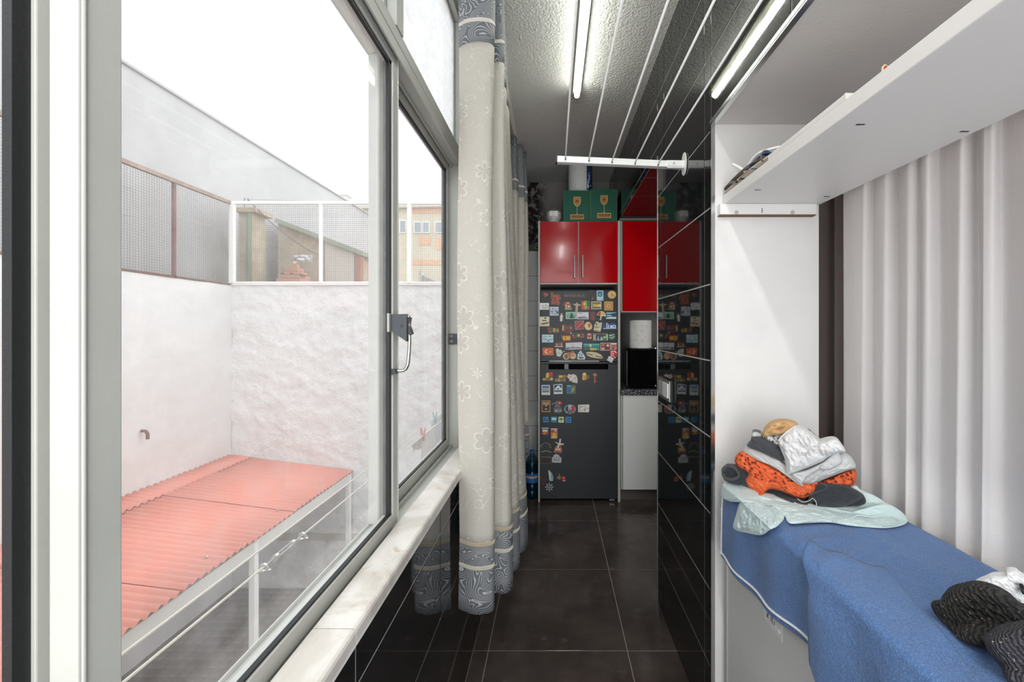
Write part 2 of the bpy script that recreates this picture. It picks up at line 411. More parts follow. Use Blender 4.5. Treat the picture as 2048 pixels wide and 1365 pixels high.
# window ledge: three marble slabs with a cracked joint
led = struct('window_ledge', MB().box(-.40, XL, -1.28, 1.72, .80, .824), MATS['grout'])
yc = [-.95, .6415, 1.725]
for a, b_ in zip(yc[:-1], yc[1:]):
    mb = MB(); n = 24
    jag = lambda s_: .0022*noise.noise(Vector((s_*60, 3.1, 0)))
    fr, bk, z0, z1 = -.309, -.377, .824, .850
    prof = [(bk, z0), (fr+.001, z0), (fr, z0+.004), (fr, z1-.006), (fr-.002, z1-.002), (fr-.006, z1), (bk, z1)]
    def row(y, end):
        return [(x, y+(jag(x) if end else 0), z) for x, z in prof]
    vs = row(a+.0008, a > -.9)+row(b_-.0008, b_ < 1.7); m_ = len(prof)
    fs = [tuple(range(m_))[::1], tuple(range(2*m_-1, m_-1, -1))]+[(i, i+m_, (i+1) % m_+m_, (i+1) % m_) for i in range(m_)]
    mb.add(vs, fs); mb.build('marble_slab', MATS['marble'], led)

# ---------------------------------------------------------------- window: fixed frame, three sliding sashes, transom
al = MATS['aluminium']; WY0, WY1 = -1.0, 1.70
fr = MB()
fr.box(-.457, -.377, WY0, WY1+.03, .800, .832).box(-.379, -.377, WY0, WY1, .832, .846).box(-.420, -.416, WY0, WY1, .832, .845).box(-.457, -.454, WY0, WY1, .832, .84)
fr.box(-.457, -.377, WY0, WY1+.03, 1.993, 2.030).box(-.380, -.375, WY0, WY1, 1.978, 2.036).box(-.420, -.416, WY0, WY1, 1.983, 1.993).box(-.384, -.3735, WY0, WY1, 2.008, 2.012)
fr.box(-.457, -.377, WY1-.008, WY1+.03, .80, 2.62).box(-.457, -.377, WY0-.03, WY0+.008, .80, 2.62)
fr.box(-.445, -.385, WY0, WY1, 2.036, 2.062).box(-.445, -.385, WY0, WY1, 2.585, 2.62).box(-.445, -.382, 1.0, 1.045, 2.062, 2.585).box(-.445, -.382, -.2, -.155, 2.062, 2.585)
window = struct('window_1', fr, al, bevel=.0015)
for a, b_ in ((WY0+.008, -.2), (-.155, 1.0), (1.045, WY1-.008)):
    p = MB().box(-.417, -.412, a, b_, 2.062, 2.585).build('transom_pane', MATS['frosted_glass'], window)
    e = .006; MB().box(-.411, -.406, a, b_, 2.062, 2.062+e).box(-.411, -.406, a, b_, 2.585-e, 2.585).box(-.411, -.406, a, a+e, 2.062, 2.585).box(-.411, -.406, b_-e, b_, 2.062, 2.585).build('gasket', MATS['aluminium_dark'], p)
def sash(xi, y0, y1, rail=.030, st=.034):
    """xi: interior face; the sash is 24 mm deep"""
    z0, z1 = .843, 1.992; xo = xi-.024
    f = MB().box(xo, xi, y0, y0+st, z0, z1).box(xo, xi, y1-st, y1, z0, z1).box(xo, xi, y0+st, y1-st, z0, z0+rail).box(xo, xi, y0+st, y1-st, z1-rail, z1)
    f.box(xi-.001, xi+.002, y0+.002, y0+.005, z0, z1).box(xi-.001, xi+.002, y1-.005, y1-.002, z0, z1)
    s_ = f.build('sash', al, window, bevel=.0012)
    g0, g1, h0, h1 = y0+st, y1-st, z0+rail, z1-rail; xm = xi-.014
    MB().box(xm-.002, xm+.002, g0-.004, g1+.004, h0-.004, h1+.004).build('glass_pane', MATS['clear_glass'], s_)
    e = .012; r = MB()
    r.box(xm+.002, xi-.004, g1-e, g1, h0, h1).box(xm+.002, xi-.004, g0, g0+e*.25, h0, h1).box(xm+.002, xi-.004, g0, g1, h1-.008, h1).box(xm+.002, xi-.004, g0, g1, h0, h0+.004)
    r.box(xo+.002, xm-.002, g1-.004, g1, h0, h1).box(xo+.002, xm-.002, g0, g0+.004, h0, h1)
    r.build('gasket', MATS['rubber'], s_); return s_
s_in = sash(-.386, .333, 1.020)
s_o2 = sash(-.428, 1.0, 1.692, st=.040)
s_o1 = sash(-.428, -.36, .373)
s_i0 = sash(-.386, -.99, -.33)
# pull handle with locking lever on the middle sash
Yh = 1.0
hd = MB()
hd.prism([P(788, 630, Yh), P(816, 629, Yh), P(820, 634, Yh), P(819, 683, Yh), P(788, 661, Yh)], (0, -.022, 0), hexm('#3a3d41', .35))
hd.prism([P(784, 628, Yh), P(788, 628, Yh), P(788, 664, Yh), P(784, 664, Yh)], (0, -.03, 0), hexm('#a9a89f', .4))
hd.prism([P(820, 634, Yh), P(824, 636, Yh), P(822, 651, Yh), P(828, 668, Yh), P(823, 671, Yh), P(819, 660, Yh)], (0, -.016, 0), hexm('#2b2d30', .35))
hd.tube([P(x, y, Yh-.011) for x, y in ((817, 632), (819, 680), (818.5, 700), (816, 728), (812, 738), (806, 742), (796, 742))], .0042, 10, MATS['steel'])
hd.prism([P(785, 736, Yh), P(797, 739, Yh), P(797, 747, Yh), P(785, 750, Yh)], (0, -.02, 0), hexm('#2b2d30', .35))
hd.cyl(P(803, 652, Yh-.0225), P(803, 652, Yh-.024), .004, 12, hexm('#15161a'))
hd.build('handle', None, s_in, smooth='auto')
sp = MB().prism([P(893, 668, 1.689), P(914, 668, 1.689), P(914, 689, 1.689), P(893, 689, 1.689)], (0, -.006, 0), hexm('#2c2e31', .4))
for y in (673, 683): sp.cyl(P(903, y, 1.683), P(903, y, 1.679), .007, 12, hexm('#4a4d50', .3))
sp.build('latch_keeper', None, window)

# ---------------------------------------------------------------- ceiling lamp
lamp = thing('fluorescent_lamp', 'long bare white fluorescent tube lamp fixed along the stippled ceiling', 'lamp')
MB().box(.106, .150, 1.02, 2.28, 2.622, ZC).box(.120, .136, 1.06, 2.24, 2.612, 2.622).build('housing', hexm('#c8c9b8'), lamp, bevel=.003)
for y in (1.035, 2.262): MB().box(.119, .137, y-.012, y+.006, 2.585, 2.622).build('lamp_holder', hexm('#d8d8c8'), lamp, bevel=.002)
m, g = special('lit_tube'); g.n.remove(g.bs)
em = g.N('ShaderNodeEmission', {0: (.97, 1.0, .90, 1), 1: TUBE}); g.t.links.new(em.outputs[0], g.n['Material Output'].inputs[0])
MB().cyl((.128, 1.05, 2.597), (.128, 2.245, 2.597), .0135, 16).build('tube', m, lamp, smooth='auto')
MB().cyl((.128, 2.245, 2.597), (.128, 2.262, 2.597), .0138, 16).build('tube_cap', MATS['steel'], lamp, smooth='auto')

# ================================================================ EXTERIOR
ground = struct('ground', MB().box(-30, 10, -8, 50, -2.05, -1.92), MATS['ground'])
patio = struct('patio_floor', MB().box(-4, -.46, -2, 5.085, -1.92, -1.906), mat('patio_grout', '#8a827b', .9))
tiles(patio, (0, 0, -1.906), (1, 0, 0), (0, 1, 0), [-4+.1*k for k in range(16)], [5.08-.1*k for k in range(19, -1, -1)], .006, MATS['patio_tile'], .006)
tl = MB()
for i in range(-7, 20):
    for j in range(0, 26):
        if i*.1 < 3.18-.05: pass
for j in range(26):
    for i in range(52):
        y = 3.18-.1*(i+1); x = -4+.1*j
        if y > -2: tl.box(x+.003, x+.097, y+.003, y+.097, -1.906, -1.900)
for j in range(15, 26):
    for i in range(19): tl.box(-4+.1*j+.003, -4+.1*j+.097, 5.08-.1*(i+1)+.003, 5.08-.1*i-.003, -1.906, -1.900)
tl.build('further_tiles', MATS['patio_tile'], patio, kind='stuff')
# rendered yard walls
def rough_wall(name, fn, nu, nv, m, amp, sc, parent=None, **k):
    def q(u, v):
        p = Vector(fn(u, v)); return p+Vector(fn(0, 0, True))*(amp*noise.fractal(p*sc, 1.0, 2.0, 4))
    o = MB().grid(nu, nv, q).build(name, m, parent, smooth=True, **k); return o
yw = struct('yard_wall_left', MB().box(-4.25, -4.01, -3, 5.3, -1.92, 1.856), MATS['smooth_render'])
rough_wall('render_coat', lambda u, v, n=False: (1, 0, 0) if n else (-3.995, -3+8.09*u, -1.9+3.756*v), 160, 70, MATS['smooth_render'], .010, 3.0, yw)
yb = struct('yard_wall_back', MB().box(-4.25, -.46, 5.10, 5.32, -1.92, 1.86), MATS['rough_render'])
rough_wall('render_coat', lambda u, v, n=False: (0, -1, 0) if n else (-4.0+3.54*u, 5.09, -1.9+3.765*v), 170, 170, MATS['rough_render'], .016, 7.0, yb)
MB().box(-4.25, -.46, 5.07, 5.33, 1.858, 1.885).build('coping', MATS['smooth_render'], yb, bevel=.004)
MB().box(-4.0, -.46, 5.072, 5.085, -1.30, -1.22).build('dado_band', mat('dado', '#b3aea6', .9), yb)
# pipe stub on the left yard wall
pv = MB().tube([(-3.99, 3.97, .33), (-3.95, 3.97, .33), (-3.93, 3.97, .30), (-3.93, 3.97, .25)], .014, 8)
# gable of the neighbouring block
ngb = thing('neighbouring_block', 'tall blank grey rendered side of a building rising over the mesh fence', 'building')
gb = MB()
gb.prism([(-4.5, -3, -1.9), (-4.5, 10.0, -1.9), (-4.5, 10.0, 4.09), (-4.5, -3, 4.09)], (-2.5, 0, 0)); gb.build('wall', MATS['gable_render'], ngb)
MB().box(-7.02, -4.47, -3.02, 10.02, 4.09, 4.12).build('roof_edge', hexm('#a9a8a6', .8), ngb)

def wire_panel(parent, org, u, w, z0, z1, pitch=.0265, t=.0019):
    mb = MB(); u = Vector(u); org = Vector(org)
    k = int(w/pitch)
    for i in range(1, k+1):
        p = org+u*(i*w/(k+1)); r = random.uniform(-.002, .002)
        mb.prism([p+u*(-t/2+r)+Vector((0, 0, z0)), p+u*(t/2+r)+Vector((0, 0, z0)), p+u*(t/2-r)+Vector((0, 0, z1)), p+u*(-t/2-r)+Vector((0, 0, z1))], u.cross(Vector((0, 0, 1)))*t)
    k = int((z1-z0)/pitch)
    for i in range(1, k+1):
        z = z0+i*(z1-z0)/(k+1); p = org; q = org+u*w; n = u.cross(Vector((0, 0, 1)))*.003
        mb.prism([p+n+Vector((0, 0, z-t/2)), q+n+Vector((0, 0, z-t/2)), q+n+Vector((0, 0, z+t/2)), p+n+Vector((0, 0, z+t/2))], u.cross(Vector((0, 0, 1)))*t)
    return mb.build('wire_mesh', MATS['mesh_wire'], parent, kind='stuff')
f1 = thing('mesh_fence', 'rust-framed wire mesh fence on the left yard wall running towards the corner', 'fence')
ys = [-.9, .75, 2.50, 4.32, 5.07]
for a, b_ in zip(ys[:-1], ys[1:]): wire_panel(f1, (-4.0, a, 0), (0, 1, 0), b_-a, 1.88, 2.86)
for y in ys[:-1]: MB().box(-4.015, -3.985, y-.014, y+.014, 1.86, 2.89).build('post', MATS['rust'], f1)
MB().box(-4.02, -3.98, -.9, 5.07, 2.86, 2.90).build('top_rail', mat('weathered_rail', '#a58f80', .8, var=.3, vs=10), f1)
MB().box(-4.015, -3.985, -.9, 5.07, 1.858, 1.88).build('bottom_rail', MATS['rust'], f1)
f2 = thing('mesh_fence', 'white-framed wire mesh fence standing on the back yard wall', 'fence')
xs = [-3.985, -2.884, -1.785, -.68]
for a, b_ in zip(xs[:-1], xs[1:]): wire_panel(f2, (a, 5.085, 0), (1, 0, 0), b_-a, 1.90, 2.86)
wp = MATS['white_paint']
for x, w in zip(xs, (.03, .012, .022, .022)): MB().box(x-w, x+w, 5.06, 5.11, 1.885, 2.90).build('post', wp, f2)
MB().box(-3.985, -.68, 5.065, 5.105, 2.865, 2.90).build('top_rail', wp, f2)
MB().box(-3.985, -.68, 5.07, 5.10, 1.885, 1.905).build('bottom_rail', wp, f2)
# lean-to roof of corrugated sheets on posts
lean = thing('lean_to_roof', 'salmon corrugated lean-to roof sloping from the white yard wall', 'roof')
def rz(x): return -.249-.124*(x+4.0)
yj_ = [5.085-.575*k for k in range(0, 12)]
for k in range(len(yj_)-1):
    y1, y0 = yj_[k], yj_[k+1]-.03
    def q(u, v, y0=y0, y1=y1, lift=.009*(k % 2)):
        y = y0+(y1-y0)*u; x = -4.0+1.52*v
        return (x, y, rz(x)+.011*math.sin(2*math.pi*y/.066)+lift)
    MB().grid(100, 3, q).build('roof_sheet', MATS['salmon_sheet'], lean, smooth=True, solid=.003)
MB().grid(700, 3, lambda u, v: (-4.0+.27*v, -1.2+6.28*u, rz(-4.0+.27*v)+.013+.011*math.sin(2*math.pi*(-1.2+6.28*u)/.066))).build('flashing_sheet', MATS['salmon_sheet'], lean, smooth=True, solid=.003)
MB().box(-2.53, -2.50, -1.2, 5.08, -.56, -.462).build('fascia_board', mat('fascia_paint', '#dbd8d2', .6), lean, bevel=.003)
for y in (-.6, .72, 2.05, 3.44, 5.03): MB().box(-2.54, -2.49, y-.025, y+.025, -1.9, -.47).build('post', wp, lean, bevel=.003)
for y in (4.6, 3.9, 3.1, 2.4): MB().lathe((-2.62, y, rz(-2.62)+.012), [(.012, 0), (.012, .006), (.005, .010), (.001, .011)], 10).build('roof_screw', MATS['steel'], lean)
# things beyond the back wall
sh = thing('brick_shed', 'low pale brick shed with a sloping green-edged roof behind the wire fence', 'shed')
Ys = 6.4
MB().prism([P(556, 1072, Ys), P(718, 1072, Ys), P(718, 508, Ys), P(556, 446, Ys)], (0, 1.2, 0)).build('wall', MATS['brick_pale'], sh)
MB().prism([P(549, 444, Ys-.1), P(724, 511, Ys-.1), P(726, 503, Ys-.1), P(551, 436, Ys-.1)], (0, 1.4, 0), hexm('#8f9a86', .8)).build('roof', None, sh)
MB().prism([P(712, 1072, Ys-.06), P(721, 1072, Ys-.06), P(721, 507, Ys-.06), P(712, 504, Ys-.06)], (0, .1, 0)).build('corner_post', mat('rust_post', '#9a6a4e', .8), sh)
MB().prism([P(650, 480, Ys-.03), P(708, 504, Ys-.03), P(708, 1072, Ys-.03), P(650, 1072, Ys-.03)], (0, .05, 0)).build('panel', hexm('#c4beb2', .9), sh)
ch = thing('brick_chimney', 'tall pale brick chimney stack left behind the wire fence', 'chimney')
MB().prism([P(478, 1140, 5.5), P(504, 1140, 5.5), P(504, 424, 5.5), P(478, 424, 5.5)], (0, .25, 0)).build('stack', MATS['brick_pale'], ch)
MB().prism([P(472, 424, 5.45), P(511, 424, 5.45), P(511, 415, 5.45), P(472, 415, 5.45)], (0, .35, 0)).build('cap', MATS['brick_pale'], ch)
MB().box(P(506, 0, 5.5).x-.02, P(506, 0, 5.5).x+.01, 5.4, 5.46, 1.8, 2.85).build('drain_pipe', hexm('#6f7c62', .7), ch)
hut = thing('pointed_brick_roof', 'small pyramid of terracotta bricks with dark vents behind the fence', 'roof')
Yh2 = 5.75; a = P(591, 528, Yh2); 
mb = MB(); bz = 1.75; hw = .27
for k in range(9):
    t0, t1 = k/9, (k+1)/9; z0 = bz+(a.z-bz)*t0; z1 = bz+(a.z-bz)*(t1-.02); w0 = hw*(1-t0)+.012; 
    mb.box(a.x-w0, a.x+w0, Yh2-w0, Yh2+w0, z0, z1)
mb.box(a.x-.2, a.x+.2, Yh2-.2, Yh2+.2, -1.92, bz)
mb.build('brick_courses', MATS['terracotta'], hut, kind='stuff')
for px, py in ((573, 549), (591, 549), (591, 538), (609, 552), (563, 560), (597, 560)):
    p = P(px, py, Yh2-.02); w = .008
    MB().box(p.x-.02, p.x+.02, Yh2-.29*(1-(p.z-bz)/(a.z-bz))-.02, Yh2, p.z-w, p.z+w).build('vent', hexm('#4b3a33', .8), hut)
tp = thing('white_tarpaulin', 'crumpled white tarpaulin over the shed corner behind the fence', 'tarpaulin')
def tq(u, v):
    p = P(588+36*u, 511+(18-8*u)*v, 6.2); return (p.x, p.y+.12*noise.noise(Vector((u*4, v*4, 1))), p.z+.03*noise.noise(Vector((u*5, v*5, 7))))
MB().grid(14, 10, tq).build('sheet', MATS['white_cotton'], tp, smooth=True, solid=.004)
fb = thing('apartment_building', 'distant cream apartment building with orange panels and white windows', 'building')
Yf = 15.0
MB().prism([P(600, 836, Yf), P(905, 836, Yf), P(905, 412, Yf), P(600, 418, Yf)], (0, 3, 0)).build('wall', MATS['cream_render'], fb)
MB().prism([P(595, 419, Yf-.2), P(912, 413, Yf-.2), P(912, 408, Yf-.2), P(595, 414, Yf-.2)], (0, 3, 0)).build('roof_edge', hexm('#c5bdb2', .8), fb)
for x0, y0, x1, y1 in ((822, 417, 886, 427), (838, 474, 862, 490), (872, 474, 890, 500), (822, 520, 890, 530)):
    MB().prism([P(x0, y1, Yf-.02), P(x1, y1, Yf-.02), P(x1, y0, Yf-.02), P(x0, y0, Yf-.02)], (0, .05, 0)).build('panel', mat('orange_panel', '#d9a987', .8), fb)
for x0, y0, x1, y1 in ((827, 443, 843, 466), (844, 443, 859, 466), (869, 443, 885, 466), (798, 440, 812, 466)):
    w = MB().prism([P(x0, y1, Yf-.06), P(x1, y1, Yf-.06), P(x1, y0, Yf-.06), P(x0, y0, Yf-.06)], (0, .08, 0)).build('window', wp, fb)
    MB().prism([P(x0+2, y1-2, Yf-.08), P(x1-2, y1-2, Yf-.08), P(x1-2, y0+2, Yf-.08), P(x0+2, y0+2, Yf-.08)], (0, .03, 0)).build('pane', hexm('#8f9aa0', .2), w)
rh = thing('rooftop', 'distant rooftop with a small square chimney above the grey gable', 'roof')
Yr = 22.0
MB().prism([P(655, 779, Yr), P(760, 779, Yr), P(760, 412, Yr), P(735, 404, Yr), P(725, 399, Yr), P(655, 399, Yr)], (0, 3, 0)).build('block', hexm('#c9c4bf', .8), rh)
MB().prism([P(675, 399, Yr), P(692, 399, Yr), P(692, 390, Yr), P(675, 390, Yr)], (0, .5, 0)).prism([P(673, 390, Yr-.1), P(694, 390, Yr-.1), P(694, 387, Yr-.1), P(673, 387, Yr-.1)], (0, .7, 0)).build('chimney', hexm('#d5d1cc', .8), rh)
sr = thing('garden_roof', 'small grey sloping roof low behind the fence beyond the right sash', 'roof')
MB().prism([P(845, 575, 8), P(878, 575, 8), P(878, 566, 8), P(846, 551, 8)], (0, .8, 0)).build('slope', hexm('#9c9a96', .8), sr)
MB().prism([P(838, 575, 7.95), P(843, 575, 7.95), P(843, 540, 7.95), P(838, 540, 7.95)], (0, .15, 0)).build('flue', hexm('#bdb7ae', .8), sr)
pts = [P(497+ (640-497)*t, 400+112*t+46*t*(1-t), 5.42+.6*t) for t in [i/14 for i in range(15)]]
tag(MB().tube(pts, .006, 5).build('overhead_cable', hexm('#4a4a48', .7)), 'sagging dark overhead cable running down behind the wire fence', 'cable')
an_ = thing('roof_antenna', 'thin metal aerial rod above the corner of the two mesh fences', 'antenna')
MB().tube([P(489, 399, 5.6), P(700, 405, 7.5)], .0035, 5).build('rod', hexm('#8a8a88'), an_)
MB().tube([P(489, 420, 5.6), P(489, 396, 5.6)], .006, 6).tube([P(496, 408, 5.65), P(496, 397, 5.65)], .005, 6).build('mast', hexm('#6a6a66'), an_)
# outside washing lines
for i, (x, lab) in enumerate(((-.755, 'outer of the two thin outdoor washing lines below the window'), (-.695, 'inner outdoor washing line with a turnbuckle tied into it'))):
    l = thing('washing_line', lab, 'washing line')
    MB().tube([(x, -1.2, .75), (x, .99 if i else 1.5, .748)] if i else [(x, -1.2, .75), (x, 2.9, .75)], .0026, 6).build('cord', hexm('#d5d0c4', .6), l)
    if i:
        MB().tube([(x, 1.13, .748), (x, 2.9, .75)], .0026, 6).build('cord', hexm('#d5d0c4', .6), l)
        tb = MB()
        for dx in (-.006, .006): tb.cyl((x+dx, 1.03, .748), (x+dx, 1.09, .748), .0022, 6)
        tb.cyl((x, 1.022, .748), (x, 1.032, .748), .008, 8).cyl((x, 1.088, .748), (x, 1.098, .748), .008, 8)
        tb.cyl((x, .99, .748), (x, 1.025, .748), .0022, 6).cyl((x, 1.095, .748), (x, 1.13, .748), .0022, 6)
        tb.build('turnbuckle', MATS['steel'], l)
        for y in (.985, 1.135):
            MB().tube([(x+.009*math.cos(t), y, .746+.009*math.sin(t)) for t in [k*math.pi/4 for k in range(8)]], .0026, 6, None, True).tube([(x-.012, y-.006, .738), (x+.012, y+.006, .738)], .003, 6).build('clamp', MATS['steel'], l)
    MB().box(x-.01, -.455, 2.9, 2.92, .735, .765).build('bracket', MATS['steel'], l)
def hang(px0, px1, X, z1, drop, m, name, lab, seed):
    Y0, Y1 = -X*F/(VX-px0), -X*F/(VX-px1)
    def q(u, v):
        y = Y0+(Y1-Y0)*u; w = .018*noise.noise(Vector((u*5, v*2, seed)))
        return (X+w*(.3+v), y, z1-drop*v*(1-.25*u*(seed % 2))+.01*math.sin(math.pi*u*2)*v)
    return tag(MB().grid(18, 12, q).build(name, m, smooth=True, solid=.003), lab, 'laundry')
hang(842, 869, -.70, .752, .17, MATS['white_cotton'], 'hanging_cloth', 'small white cloth pegged on the outdoor line', 1)
hang(826, 842, -.70, .75, .05, hexm('#b9bbbb', .8), 'hanging_sock', 'tiny pale grey sock on the outdoor line left of the red peg', 2)
hang(862, 884, -.755, .752, .36, mat('pale_blue_cotton', '#ccd4de', .8), 'hanging_towel', 'pale blue towel hanging on the outer washing line', 3)
for px, X, c, lab in ((845, -.70, '#c77a78', 'pink-red clothes peg on the outdoor line'), (869, -.755, '#7fa0a4', 'grey-green clothes peg at the top of the hanging towel')):
    Y = -X*F/(VX-px); pg = MB()
    pg.prism([(X-.009, Y, .72), (X-.003, Y, .72), (X-.002, Y, .755), (X-.010, Y, .79), (X-.013, Y, .79)], (0, .012, 0)).prism([(X+.003, Y, .72), (X+.009, Y, .72), (X+.013, Y, .79), (X+.010, Y, .79), (X+.002, Y, .755)], (0, .012, 0))
    tag(pg.build('clothes_peg', hexm(c, .5)), lab, 'clothes peg')
tag(pv.build('pipe_stub', MATS['rust']), 'short rusty pipe stub poking out of the white yard wall', 'pipe')
# ================================================================ CURTAINS
def crom(pts, n=10, closed=False):
    out = []; N = len(pts); pts = [Vector(p) for p in pts]
    R_ = range(N if closed else N-1)
    for i in R_:
        p0 = pts[(i-1) % N] if closed or i else pts[0]; p1 = pts[i]; p2 = pts[(i+1) % N]
        p3 = pts[(i+2) % N] if closed or i+2 < N else pts[-1]
        for k in range(n):
            t = k/n
            out.append(.5*((2*p1)+(-p0+p2)*t+(2*p0-5*p1+4*p2-p3)*t*t+(-p0+3*p1-3*p2+p3)*t**3))
    if not closed: out.append(pts[-1])
    return out
def curtain(root, path, bands, shape, seed=0, sc=1.0):
    pth = crom([(x, y, 0) for x, y in path], 9)
    L = [0]
    for a, b_ in zip(pth[:-1], pth[1:]): L.append(L[-1]+(b_-a).length)
    n = len(pth)
    def at(i, z):
        p = pth[i]; x, y = shape(p.x, p.y, z, i/(n-1))
        w = noise.noise(Vector((L[i]*6, z*1.3, seed)))*.006+noise.noise(Vector((L[i]*22, z*6, seed+4)))*.0016
        return (x+w, y+w*.7, z)
    for name, z0, z1, m_, sol in bands:
        nv = max(3, int((z1-z0)/.035)); mb = MB()
        wob = (lambda i: .006*noise.noise(Vector((L[i]*7, seed, 2)))) if z0 < .45 else (lambda i: 0)
        mb.grid(n, nv, lambda u, v: at(round(u*(n-1)), z0+(z1-z0)*v+wob(round(u*(n-1)))*(1-v)), uvfn=lambda u, v: (L[round(u*(n-1))]*sc+seed*.37, z0+(z1-z0)*v))
        mb.build(name, m_, root, smooth=True, solid=sol)
    for z, c in ((.612, '#b9ae98'), (.535, '#c8c3b4'), (2.335, '#d9d2cc')):
        for dz in (-.005, .005):
            mb = MB().tube([Vector(at(i, z+dz))+Vector((.0015, -.0022, 0)) for i in range(n)], .0017, 4)
            mb.build('stitching', hexm(c, .7), root)
        mb = MB()
        for i in range(0, n-1):
            for t in (0, .5):
                a = Vector(at(i, z-.005)).lerp(Vector(at(i+1, z-.005)), t); b_ = Vector(at(i, z+.005)).lerp(Vector(at(i+1, z+.005)), t)
                mb.tube([a+Vector((.001, -.003, 0)), b_+Vector((.001, -.003, 0))], .0012, 4)
        mb.build('stitching', hexm(c, .7), root, kind='stuff')
BANDS = [('grey_hem', .385, .608, MATS['grey_jacquard'], .003), ('body', .608, 2.262, MATS['floral_cloth'], .0022), ('grey_header', 2.262, 2.63, MATS['grey_jacquard'], .003)]
c1 = thing('curtain', 'pale floral curtain with grey swirl bands gathered at the window edge, nearer of two', 'curtain')
path = [(-.318, 1.372), (-.285, 1.352), (-.245, 1.345), (-.208, 1.356), (-.203, 1.385), (-.235, 1.41), (-.25, 1.435), (-.21, 1.452), (-.175, 1.448), (-.155, 1.462), (-.150, 1.50), (-.19, 1.53), (-.22, 1.55),
        (-.17, 1.575), (-.142, 1.60), (-.14, 1.64), (-.19, 1.66), (-.20, 1.69), (-.14, 1.71), (-.118, 1.75), (-.116, 1.80), (-.16, 1.83), (-.23, 1.85), (-.27, 1.90)]
def shp1(x, y, z, t):
    if y > 1.42:
        k = min(1, (y-1.42)/.06); f = max(0.0, (z-.45)/2.2)
        x = x-(x+.30)*.55*f**1.1*k*(.35+.65*(y-1.40)/.4)
        if z < .75 and y > 1.62: x -= .0
    else:
        x = x+.004*math.sin(z*3)-(.010*max(0, (.6-z))*2 if x < -.3 else 0)
    return x, y
curtain(c1, path, BANDS, shp1, 1)
c2 = thing('curtain', 'further floral curtain with grey bands hanging beside the refrigerator', 'curtain')
path = [(-.31, 2.80), (-.26, 2.78), (-.24, 2.83), (-.27, 2.87), (-.25, 2.91), (-.205, 2.92), (-.20, 2.96), (-.24, 2.99), (-.23, 3.03), (-.185, 3.035), (-.175, 3.06), (-.20, 3.10), (-.28, 3.12)]
curtain(c2, path, BANDS, lambda x, y, z, t: (x-(x+.28)*.32*max(0, (z-.4)/2.2)-.010*math.sin(z*2.2), y), 3)
rail = thing('curtain_rail', 'slim white curtain rail fixed to the ceiling along the window', 'curtain rail')
MB().box(-.27, -.25, 1.25, 3.3, 2.632, 2.65).build('track', hexm('#dcdad4'), rail)
# plain curtains behind the niche
def plain(root, name, path, z0, z1, m_, seed, amp=.006):
    pth = crom([(x, y, 0) for x, y in path], 8); n = len(pth)
    def q(u, v):
        i = round(u*(n-1)); p = pth[i]; z = z0+(z1-z0)*v
        w = amp*noise.noise(Vector((i*.09, z*1.2, seed)))
        return (p.x+w, p.y+w+.012*(z-1.3)*math.sin(i*.2), z)
    MB().grid(n, 40, q).build(name, m_, root, smooth=True, solid=.0015)
cn = thing('plain_curtain', 'plain off-white curtain hanging in soft folds behind the shelf niche', 'curtain')
ed = [1.262, 1.149, 1.075, .998, .952, .871, .815, .735, .66, .60, .52, .45, .37, .30, .2, .1, 0]
path = []
for k in range(len(ed)-1):
    a_, b_ = ed[k], ed[k+1]; dp = .014+.010*((k*7) % 3)/2
    path += [(.876+dp, a_-.004), (.874+dp*.5, (a_+b_)/2), (.873, b_+.018), (.875, b_+.006)]
plain(cn, 'cloth', path, .02, 2.3, MATS['plain_curtain'], 2)
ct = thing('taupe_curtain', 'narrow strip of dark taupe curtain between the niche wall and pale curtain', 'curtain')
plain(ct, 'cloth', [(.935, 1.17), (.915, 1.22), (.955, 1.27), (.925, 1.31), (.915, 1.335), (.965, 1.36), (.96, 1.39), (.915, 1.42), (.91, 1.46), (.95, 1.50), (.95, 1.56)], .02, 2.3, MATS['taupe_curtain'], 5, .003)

# ================================================================ NICHE: cabinet, cloth, shelf
ap = thing('storage_cabinet', 'pale grey low cabinet almost hidden under the blue denim cloth', 'cabinet')
pg = mat('pale_grey_enamel', '#d3d2d0', .4)
MB().box(.540, .862, -.35, 1.262, .04, .845).build('body', pg, ap, bevel=.004)
MB().box(.530, .541, -.33, 1.245, .09, .80).build('front_panel', pg, ap, bevel=.003)
MB().box(.532, .545, 1.247, 1.262, .04, .845).build('edge_strip', MATS['white_gloss'], ap, bevel=.001)
MB().box(.56, .85, -.32, 1.24, 0, .04).build('plinth', MATS['black_plastic'], ap)
lb = MB().box(.5292, .530, .950, 1.030, .592, .70, mat('label_paper', '#dedddb', .35))
lb = lb.build('label_sticker', None, ap)
ink = MATS['black_plastic']
for k, (y, ln) in enumerate(((1.002, .03), (.996, .020), (.990, .016), (.982, .012))):
    if k == 0: text('lettering', 'Final', .011, (.5288, 1.012, .616), (0, 0, 1), (0, 1, 0), ink, lb)
    else: MB().box(.5288, .5292, y, y+.002, .630-ln*.9-k*.004, .630-k*.004).build('small_print', ink, lb)
MB().prism([(.529, .99, .606), (.529, .962, .613), (.529, .958, .606)], (-.0012, 0, 0)).build('torn_corner', MATS['white_gloss'], lb)

